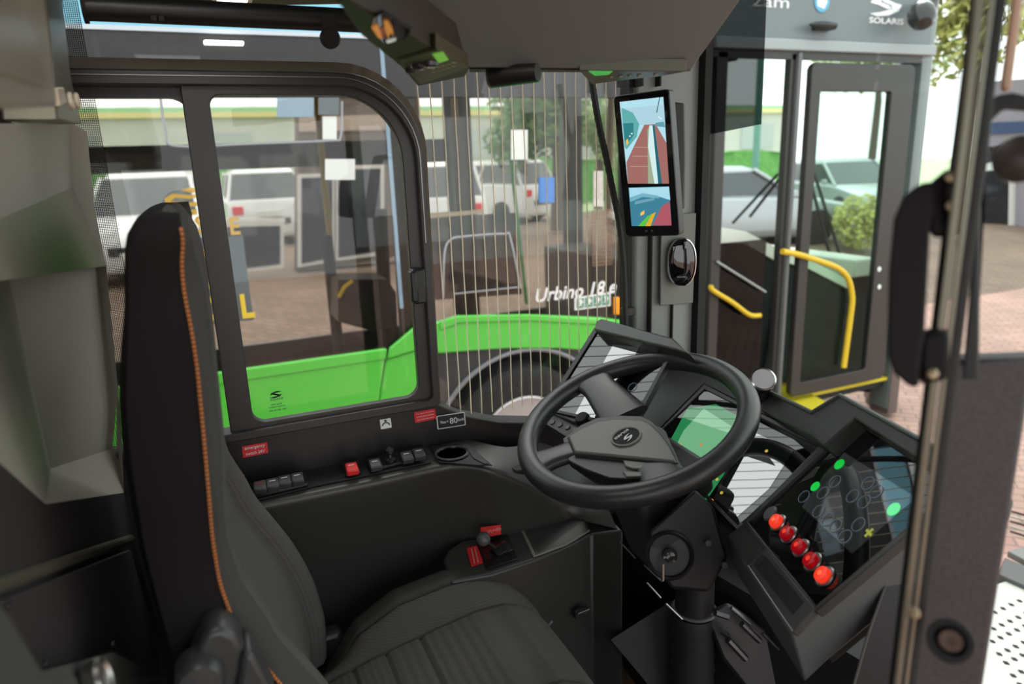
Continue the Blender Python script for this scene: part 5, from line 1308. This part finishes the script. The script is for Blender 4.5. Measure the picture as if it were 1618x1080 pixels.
# front wall of the bus seen from inside, dashboard, windscreen wipers
XW = 4.98
q = [P(1120, 415, X=XW), P(1215, 452, X=XW), P(1330, 500, X=XW), P(1420, 530, X=XW)]
fw = MB().prism([Vector((XW, YF, 0.3)), Vector((XW, YF, 1.22)), Vector((XW, YB + .1, 1.22)), Vector((XW, YB + .1, 0.3))], (0.05, 0, 0))
obj('front_wall', fw, M('bus_interior_grey', (0.045, 0.05, 0.05), 0.5), bus)
obj('dash_shelf', MB().box((XW - 0.28, YB + .25, 1.16), (XW, YF + .3, 1.30)), M('shelf_cream', (0.85, 0.85, 0.75), 0.4), bus, bevel=0.02)
obj('cab_partition', MB().box((4.15, YB + 1.0, 0.34), (4.2, YF, 1.28)), MATS['bus_interior_grey'], bus)
obj('driver_dash', MB().box((4.35, YB + 0.6, 0.34), (XW, YF, 1.18)), MATS['bus_interior_grey'], bus, bevel=0.04)
obj('entrance_floor', MB().box((3.1, YB + 0.02, 0.34), (4.95, YB + 0.62, 0.365)), M('floor_yellow', (0.62, 0.50, 0.02), 0.5), bus)
obj('wheel_box', MB().box((3.05, YB + 0.65, 0.34), (3.5, YF, 1.35)), M('bus_interior_dark', (0.03, 0.032, 0.032), 0.6, var=0.5, vscale=60), bus, bevel=0.02)
q = [P(1301, 500, Y=YB + .5), P(1334, 512, Y=YB + .5), P(1333, 540, Y=YB + .5), P(1299, 527, Y=YB + .5)]
obj('notice', MB().prism(q, (0.003, 0.003, 0)), M('notice_grey', (0.25, 0.27, 0.26), 0.5), bus)
def rail(pts, Y, r=0.020):
    return obj('handrail', MB().tube(smooth_path([P(x, y, Y=Y) for x, y in pts], 5), r, 12), yellow, bus)
ip = M('inner_panel_grey', (0.02, 0.026, 0.026), 0.8, spec=0.15, var=0.3, vscale=40); crm = MATS['shelf_cream']
def inner(pts, edge, Y):
    obj('inner_panel', MB().prism([P(x, y, Y=Y) for x, y in pts], (0, 0.04, 0)), ip, bus)
    obj('panel_ledge', MB().prism([P(x, y, Y=Y - .02) for x, y in edge], (0, 0.25, 0)), crm, bus, bevel=0.004)
inner([(1240, 415), (1275, 424), (1335, 457), (1420, 470), (1420, 625), (1205, 600)], [(1238, 400), (1275, 408), (1340, 441), (1340, 456), (1275, 423), (1238, 414)], YB + .22)
inner([(1128, 384), (1175, 384), (1238, 420), (1220, 610), (1100, 560)], [(1130, 357), (1180, 366), (1240, 398), (1238, 419), (1178, 385), (1130, 384)], YB + .26)
obj('entrance_step', MB().prism([P(x, y, Z=.36) for x, y in ((1206, 600), (1228, 594), (1316, 640), (1286, 656), (1235, 650))], (0, 0, -0.04)), MATS['floor_yellow'], bus)
rail([(1236, 397), (1262, 402), (1300, 414), (1325, 424), (1340, 440), (1346, 465), (1345, 490), (1333, 580)], YB - 0.07, 0.021)
rail([(1124, 450), (1126, 458), (1158, 478), (1184, 497), (1201, 498)], YB - 0.04, 0.017)
obj('light_bar', MB().tube([P(1133, 413, Y=YB - .02), P(1210, 461, Y=YB - .02)], 0.008, 6), M('bar_grey', (0.35, 0.37, 0.35), 0.4), bus)
xx = XF + 0.1
for a_, b_ in (((1229, 275), (1158, 352)), ((1232, 282), (1185, 342)), ((1273, 258), (1312, 405)), ((1283, 262), (1327, 402))):
    obj('wiper', MB().tube([P(*a_, X=xx), P(*b_, X=xx)], 0.016, 6), blackm, bus)

# decals on the side glass of the bus, seen beside the seat
dy = M('decal_yellow', (0.85, 0.60, 0.03), 0.5); dgold = M('decal_gold', (0.62, 0.38, 0.06), 0.5)
dk = thing('window_decal', 'large yellow and gold lettering decal on the bus window beside the seat top', 'sticker', P(330, 400, Y=YB - .012))
YD = YB - 0.012
def dpoly(pts, m, name='lettering'):
    obj(name, MB().prism([P(x, y, Y=YD) for x, y in pts], (0, 0.002, 0)), m, dk)
q = [(226, 382), (330, 378), (386, 388), (402, 500), (412, 560), (320, 560), (255, 540)]
obj('backing', MB().prism([P(x, y, Y=YB - 0.004) for x, y in ((300, 376), (384, 372), (392, 440), (401, 505), (330, 512), (300, 470))], (0, 0.002, 0)), M('decal_slate', (0.10, 0.13, 0.14), 0.5), dk)
dpoly([(259, 314), (272, 306), (300, 308), (318, 305), (318, 311), (300, 314), (276, 312), (270, 318), (298, 320), (318, 318), (318, 325), (296, 326), (262, 320)], dgold)
dpoly([(286, 300), (300, 296), (318, 298), (318, 304), (300, 304)], dgold)
text('lettering', 'TOST', P(300, 356, Y=YD), FWD, UP, 0.085, dgold, dk, width=0.30, bold=0.03)
text('lettering', 'E', P(371, 357, Y=YD), FWD, UP, 0.085, dgold, dk, width=0.045, bold=0.03)
text('lettering', 'M', P(293, 336, Y=YD), FWD, UP, 0.025, dgold, dk, width=0.10, bold=0.03)
for pts in ([(297, 382), (316, 387), (310, 392), (298, 391)], [(303, 397), (330, 393), (332, 404), (309, 412)], [(312, 419), (334, 414), (336, 424), (316, 431)], [(322, 447), (340, 445), (335, 451), (341, 457), (322, 456), (328, 451)]):
    dpoly(pts, dy)
text('lettering', 'O', P(330, 488, Y=YD), FWD, UP, 0.125, dy, dk, width=0.10, bold=0.05)
text('lettering', 'L', P(391, 483, Y=YD), FWD, UP, 0.125, dy, dk, width=0.06, bold=0.04)

# ------------------------------------------------------------------ cars
def make_car(name, label, w, l, h, paint, suv=False):
    t = thing(name, label, 'car', (0, 0, 0), None)
    hb = 0.52 * h + (0.05 if suv else 0)
    prof = [(-0.5, 0.22), (-0.5, 0.60), (-0.47, 1.0)] if 0 else None
    # body: cross-sections along the length
    secs = [(-0.50, 0.30, 0.50, 0.88), (-0.485, 0.20, 0.60, 0.96), (-0.40, 0.18, 0.63, 1.0), (-0.2, 0.18, 0.64, 1.0), (0.15, 0.18, 0.62, 1.0), (0.30, 0.18, 0.58, 1.0), (0.44, 0.19, 0.50, 0.96), (0.49, 0.24, 0.42, 0.88), (0.50, 0.30, 0.38, 0.82)]
    if suv: secs = [(a, b, c + (0.02 if a > 0.2 else 0.0), d) for a, b, c, d in secs]
    rings = []
    for f_, z0, z1, wk in secs:
        x = f_ * l; W2 = w / 2 * wk; a = z0 * 1.0; b = z1 * h
        rings.append([Vector((x, y, z)) for y, z in ((-W2 * .9, a), (-W2, a + .12), (-W2, (a + b) / 2), (-W2 * .97, b - .05), (-W2 * .85, b), (W2 * .85, b), (W2 * .97, b - .05), (W2, (a + b) / 2), (W2, a + .12), (W2 * .9, a))])
    obj('body', MB().loft(rings), paint, t, bevel=0.02, smooth=40)
    c0, c1, c2, c3 = (-0.47, -0.40, 0.08, 0.28) if suv else (-0.42, -0.27, 0.05, 0.24)
    rg = []
    for zf, xa_, xb_, wk in ((0.58, c0, c3, 0.90), (0.93, c1, c2, 0.74), (0.985, c1 + .03, c2 - .04, 0.66)):
        W2 = w / 2 * wk
        rg.append([Vector((xa_ * l, -W2, zf * h)), Vector((xb_ * l, -W2 * .95, zf * h)), Vector((xb_ * l + .06, 0, zf * h)), Vector((xb_ * l, W2 * .95, zf * h)), Vector((xa_ * l, W2, zf * h)), Vector((xa_ * l - .04, 0, zf * h))])
    cg = M('car_glass', (0.05, 0.06, 0.065), 0.08, spec=0.8)
    obj('windows', MB().loft([[v * 1.0 for v in r] for r in rg[:2]]), cg, t, smooth=20)
    obj('roof', MB().loft([[Vector((v.x, v.y * 1.02, v.z - 0.03)) for v in rg[1]], [Vector((v.x, v.y, v.z + .02)) for v in rg[1]], rg[2]]), paint, t, bevel=0.01)
    pb_ = MB()
    for s in (-1, 1):
        for ax_, bx_ in ((c0, c1), (c3, c2), ((c0 + c3) / 2 - .01, (c1 + c2) / 2)):
            W0, W1 = w / 2 * .905, w / 2 * .745
            pb_.tube([Vector((ax_ * l, s * W0, .58 * h)), Vector((bx_ * l, s * W1, .94 * h))], 0.035, 6)
    obj('roof_pillars', pb_, paint, t)
    for sx_ in (-0.32, 0.31):
        for s in (-1, 1):
            wl__ = obj('wheel', MB().lathe(Vector((sx_ * l, s * w * .5 - s * .12, .33)), (0, s, 0), [(0.2, -.1), (.32, -.1), (.33, -.06), (.33, .10), (.30, .125), (.22, .13)], 28), MATS['tyre'], t)
            obj('hub', MB().lathe(Vector((sx_ * l, s * w * .5 - s * .12, .33)), (0, s, 0), [(.22, .125), (.2, .11), (.08, .12), (0, .13)], 20), MATS['rim_silver'], wl__)
    tl = M('tail_lamp', (0.6, 0.02, 0.02), 0.2, emit=(0.8, 0.05, 0.05), es=0.2); hl = M('head_lamp', (0.7, 0.75, 0.78), 0.1)
    for s in (-1, 1):
        obj('tail_lamp', MB().box((-.505 * l, s * w * .36 - .12, .42 * h), (-.47 * l, s * w * .36 + .12, .53 * h)), tl, t, bevel=.02)
        obj('head_lamp', MB().box((.45 * l, s * w * .36 - .14, .36 * h), (.497 * l, s * w * .36 + .14, .44 * h)), hl, t, bevel=.02)
        obj('wing_mirror', MB().box((.17 * l, s * w * .5 - .03 + s * .07, .60 * h), (.21 * l, s * w * .5 + .03 + s * .07, .68 * h)), paint, t, bevel=.02)
    obj('licence_plate', MB().box((-.512 * l, -.26, .38 * h), (-.50 * l, .26, .46 * h)), paper, t)
    obj('licence_plate', MB().box((.50 * l, -.26, .24 * h), (.508 * l, .26, .31 * h)), paper, t)
    obj('grille', MB().box((.485 * l, -.42, .28 * h), (.504 * l, .42, .36 * h)), blackm, t, bevel=.01)
    obj('rear_panel', MB().box((-.506 * l, -.45, .28 * h), (-.49 * l, .45, .36 * h)), MATS['grey_plastic'], t, bevel=.01)
    return t
wp_ = M('car_white', (0.78, 0.80, 0.80), 0.25, coat=0.5)
sp_ = M('car_silver', (0.42, 0.46, 0.48), 0.3, metal=0.3, coat=0.4)
def put(t, px, D, rz, dz=0):
    d = ray(px, 300); d.z = 0; d = d.normalized() * D
    t.location = Vector((d.x, d.y, ZG + dz)); t.rotation_euler = (0, 0, math.radians(rz))
GC = 'cars parked beyond the bus'
c1 = make_car('parked_car', 'white high-bodied car facing the bus, seen left through the rear sliding pane', 1.9, 4.4, 1.78, wp_, True)
put(c1, 238, 14.5, -95)
c2 = copy_tree(c1); c2['label'] = 'white high-bodied car seen from behind through the front sliding pane'; put(c2, 405, 19.5, 92)
c3 = copy_tree(c1); c3['label'] = 'white car seen through the heating wires just right of the sliding window'; put(c3, 688, 16.2, 75)
c4 = copy_tree(c1); c4['label'] = 'white car farther away behind the wires, right of the nearer white one'; put(c4, 762, 21.5, 120)
for c_ in (c1, c2, c3, c4): c_['group'] = GC
c5 = make_car('parked_car', 'silver car seen through the front end of the bus at the left of its door', 1.8, 4.5, 1.5, sp_)
put(c5, 1150, 14.5, -20)
c6 = copy_tree(c5); c6['label'] = 'pale silver car seen through the glazed door leaf of the bus'; put(c6, 1330, 20.0, -108)

for c_ in (c5, c6): c_['group'] = GC
# ------------------------------------------------------------------ buildings, hedge, trees
yb = P(500, 428, Z=ZG).y
bd = thing('office_building', 'beige low building with white framed glass doors beyond the bus', 'building', (P(560, 428, Y=yb).x, yb, ZG))
def fp(pts, mat, name, d=0.0, t=0.1):
    return obj(name, MB().prism([P(x, y, Y=yb) - Vector((0, d, 0)) for x, y in pts], (0, t, 0)), mat, bd)
beige = M('render_beige', (0.42, 0.34, 0.28), 0.8); wfr = M('door_frame_white', (0.62, 0.60, 0.57), 0.5); bgl = M('building_glass', (0.02, 0.02, 0.025), 0.1)
fp([(470, 60), (640, 60), (640, 400), (600, 412), (470, 430)], M('wall_brown', (0.13, 0.10, 0.085), 0.8), 'wall', 0, 0.4)
fp([(472, 185), (638, 180), (638, 205), (472, 208)], beige, 'beige_band', 0.03)
def fr(x0, y0, x1, y1, w=6):
    f = fp([(x0, y0), (x1, y0 - 2), (x1, y1 - 10), (x0, y1)], wfr, 'door_frame', 0.04, 0.06)
    g_ = obj('pane', MB().prism([P(x, y, Y=yb) - Vector((0, 0.06, 0)) for x, y in ((x0 + w, y0 + w), (x1 - w, y0 + w - 2), (x1 - w, y1 - w - 10), (x0 + w, y1 - w))], (0, 0.05, 0)), bgl, f)
fr(528, 262, 606, 412); fr(470, 275, 530, 422); fr(352, 352, 448, 432)
fp([(350, 345), (450, 345), (450, 352), (350, 352)], wfr, 'sill', 0.05)
st2 = thing('filling_station', 'long pale grey building with green and yellow roof edge in the far distance', 'building', (0, 34, 0.5))
ys = 34
def sp2(pts, mat, name, d=0.0):
    return obj(name, MB().prism([Vector((x, ys - d, z)) for x, z in pts], (0, 0.3, 0)), mat, st2)
xe = P(1244, 250, Y=ys).x
zy0, zy1, zy2 = P(220, 187, Y=ys).z, P(220, 178, Y=ys).z, P(220, 170, Y=ys).z
sp2([(-40, .5), (xe, .5), (xe, zy0), (-40, zy0)], M('wall_pale', (0.50, 0.50, 0.47), 0.8, var=0.15, vscale=0.4), 'wall')
sp2([(-40, zy0), (xe, zy0), (xe, zy1), (-40, zy1)], M('fascia_yellow', (0.70, 0.62, 0.30), 0.5), 'yellow_fascia', 0.2)
sp2([(-40, zy1), (xe, zy1), (xe, zy2), (-40, zy2)], M('fascia_green', (0.35, 0.62, 0.35), 0.5), 'green_fascia', 0.2)
for k in range(14):
    if -27.5 + k * 6 < xe: sp2([(-30 + k * 6, 2.4), (-27.5 + k * 6, 2.4), (-27.5 + k * 6, 3.8), (-30 + k * 6, 3.8)], M('pane_pale', (0.38, 0.42, 0.42), 0.2), 'window', 0.05)
hedge = M('hedge_leaves', (0.14, 0.36, 0.10), 0.9, var=0.5, vscale=6, bump=1, bscale=30)
def leafy(name, mb, c, rx, ry, rz, n, s):
    for _ in range(n):
        while True:
            v = Vector((random.uniform(-1, 1), random.uniform(-1, 1), random.uniform(-1, 1)))
            if 0.35 < v.length < 1: break
        p = c + Vector((v.x * rx, v.y * ry, v.z * rz))
        a = Vector((random.gauss(0, 1), random.gauss(0, 1), random.gauss(0, 1))).normalized(); b = a.orthogonal().normalized()
        q = s * random.uniform(.6, 1.3)
        mb.add([p - a * q, p - b * q * .5, p + a * q, p + b * q * .5], [(0, 1, 2, 3)])
def boxhedge(name, label, x0, x1, y, z1):
    t = thing(name, label, 'hedge', ((x0 + x1) / 2, y, 0.5))
    mb = MB().grid(lambda u, v: Vector((x0 + (x1 - x0) * u, y + 0.25 * math.sin(u * 90) * v, 0.5 + (z1 - 0.5) * v + 0.08 * math.sin(u * 61))), 80, 6)
    mb.grid(lambda u, v: Vector((x0 + (x1 - x0) * u, y + 1.2 * v, z1 + 0.08 * math.sin(u * 61))), 80, 3)
    obj('foliage', mb, hedge, t)
boxhedge('clipped_hedge', 'long low green hedge behind the white cars', -25, P(1244, 250, Y=24).x, 24, 2.2)
def tree(label, px, D, h, rx, rz, mat, n=1400, s=0.16, tz=0.5):
    d = ray(px, 300); d.z = 0; d = d.normalized() * D
    t = thing('broadleaf_tree', label, 'tree', (d.x, d.y, tz), 'trees in the background')
    obj('trunk', MB().tube([Vector((d.x, d.y, tz)), Vector((d.x + .1, d.y, tz + h * .5)), Vector((d.x, d.y + .1, tz + h * .8))], [0.16, 0.12, 0.05], 8), M('bark', (0.10, 0.07, 0.05), 0.9), t)
    mb = MB()
    for _ in range(9):
        c = Vector((d.x + random.uniform(-.55, .55) * rx, d.y + random.uniform(-.5, .5) * rx, tz + h - rz * random.uniform(.5, 1.4)))
        leafy('l', mb, c, rx * .55, rx * .55, rz * .45, n // 9, s)
    obj('foliage', mb, mat, t, smooth=0)
lg = M('leaf_green', (0.10, 0.22, 0.04), 0.7, var=0.5, vscale=3); la = M('leaf_autumn', (0.42, 0.42, 0.12), 0.7, var=0.4, vscale=3); ly = M('leaf_pale', (0.30, 0.42, 0.14), 0.7, var=0.4, vscale=3)
tree('dark green tree seen through the wires left of the monitor', 878, 17, 4.6, 1.5, 1.7, lg, 2600, 0.12)
tree('smaller green tree behind the wires to the left of the dark green one', 822, 20, 4.2, 1.1, 1.6, lg, 1200, 0.12)
tree('yellow green autumn tree at the right edge of the windscreen', 1512, 16, 7.4, 1.2, 2.6, la, 2600, 0.13)
tree('pale autumn tree behind the glazed door leaf of the bus', 1372, 30, 6.6, 2.6, 1.6, ly, 1800, 0.16)
tree('green tree seen through the wires just beside the cable', 945, 24, 4.0, 1.2, 1.6, ly, 1200, 0.14)
d = ray(1195, 240); d.z = 0; d = d.normalized() * 20
lp = thing('flag_pole', 'slim green post behind the silver car', 'pole', (d.x, d.y, ZG))
obj('shaft', MB().cyl(Vector((d.x, d.y, ZG)), Vector((d.x, d.y, 6)), 0.09), M('post_green', (0.15, 0.36, 0.28), 0.5), lp)
for s_ in (0,):
    d2 = ray(1333, 352); 
d = ray(1360, 360); d.z = 0; d = d.normalized() * 14.0
bs = thing('round_shrub', 'small yellow-green shrub beside the pale silver car', 'shrub', (d.x, d.y, ZG))
mb = MB(); leafy('l', mb, Vector((d.x, d.y, ZG + .45)), .5, .5, .5, 900, .07)
obj('foliage', mb, la, bs, smooth=0)
# workshop facade ahead at the far right, seen past the cab door
XR = 16.0
wk_ = thing('workshop_building', 'pale building with a blue band and dark window beyond the cab door', 'building', (XR, 9.0, 0.0))
def wp2(pts, mat, name, d=0.0, parent=None):
    return obj(name, MB().prism([P(x, y, X=XR) - Vector((d, 0, 0)) for x, y in pts], (0.3, 0, 0)), mat, parent or wk_)
lil = M('wall_lilac', (0.30, 0.27, 0.31), 0.7)
wp2([(1545, 130), (1800, 110), (1800, 420), (1545, 402)], lil, 'wall')
wp2([(1545, 194), (1800, 185), (1800, 205), (1545, 212)], M('band_blue', (0.04, 0.07, 0.16), 0.5), 'blue_band', 0.05)
wn = wp2([(1545, 232), (1605, 230), (1600, 376), (1545, 372)], bgl, 'window', 0.06)
wp2([(1545, 372), (1602, 376), (1602, 384), (1545, 380)], wfr, 'sill', 0.1)
wp2([(1600, 230), (1606, 230), (1603, 384), (1597, 384)], wfr, 'window_frame', 0.1)
wp2([(1558, 258), (1576, 256), (1576, 268), (1558, 270)], paper, 'notice', 0.1)
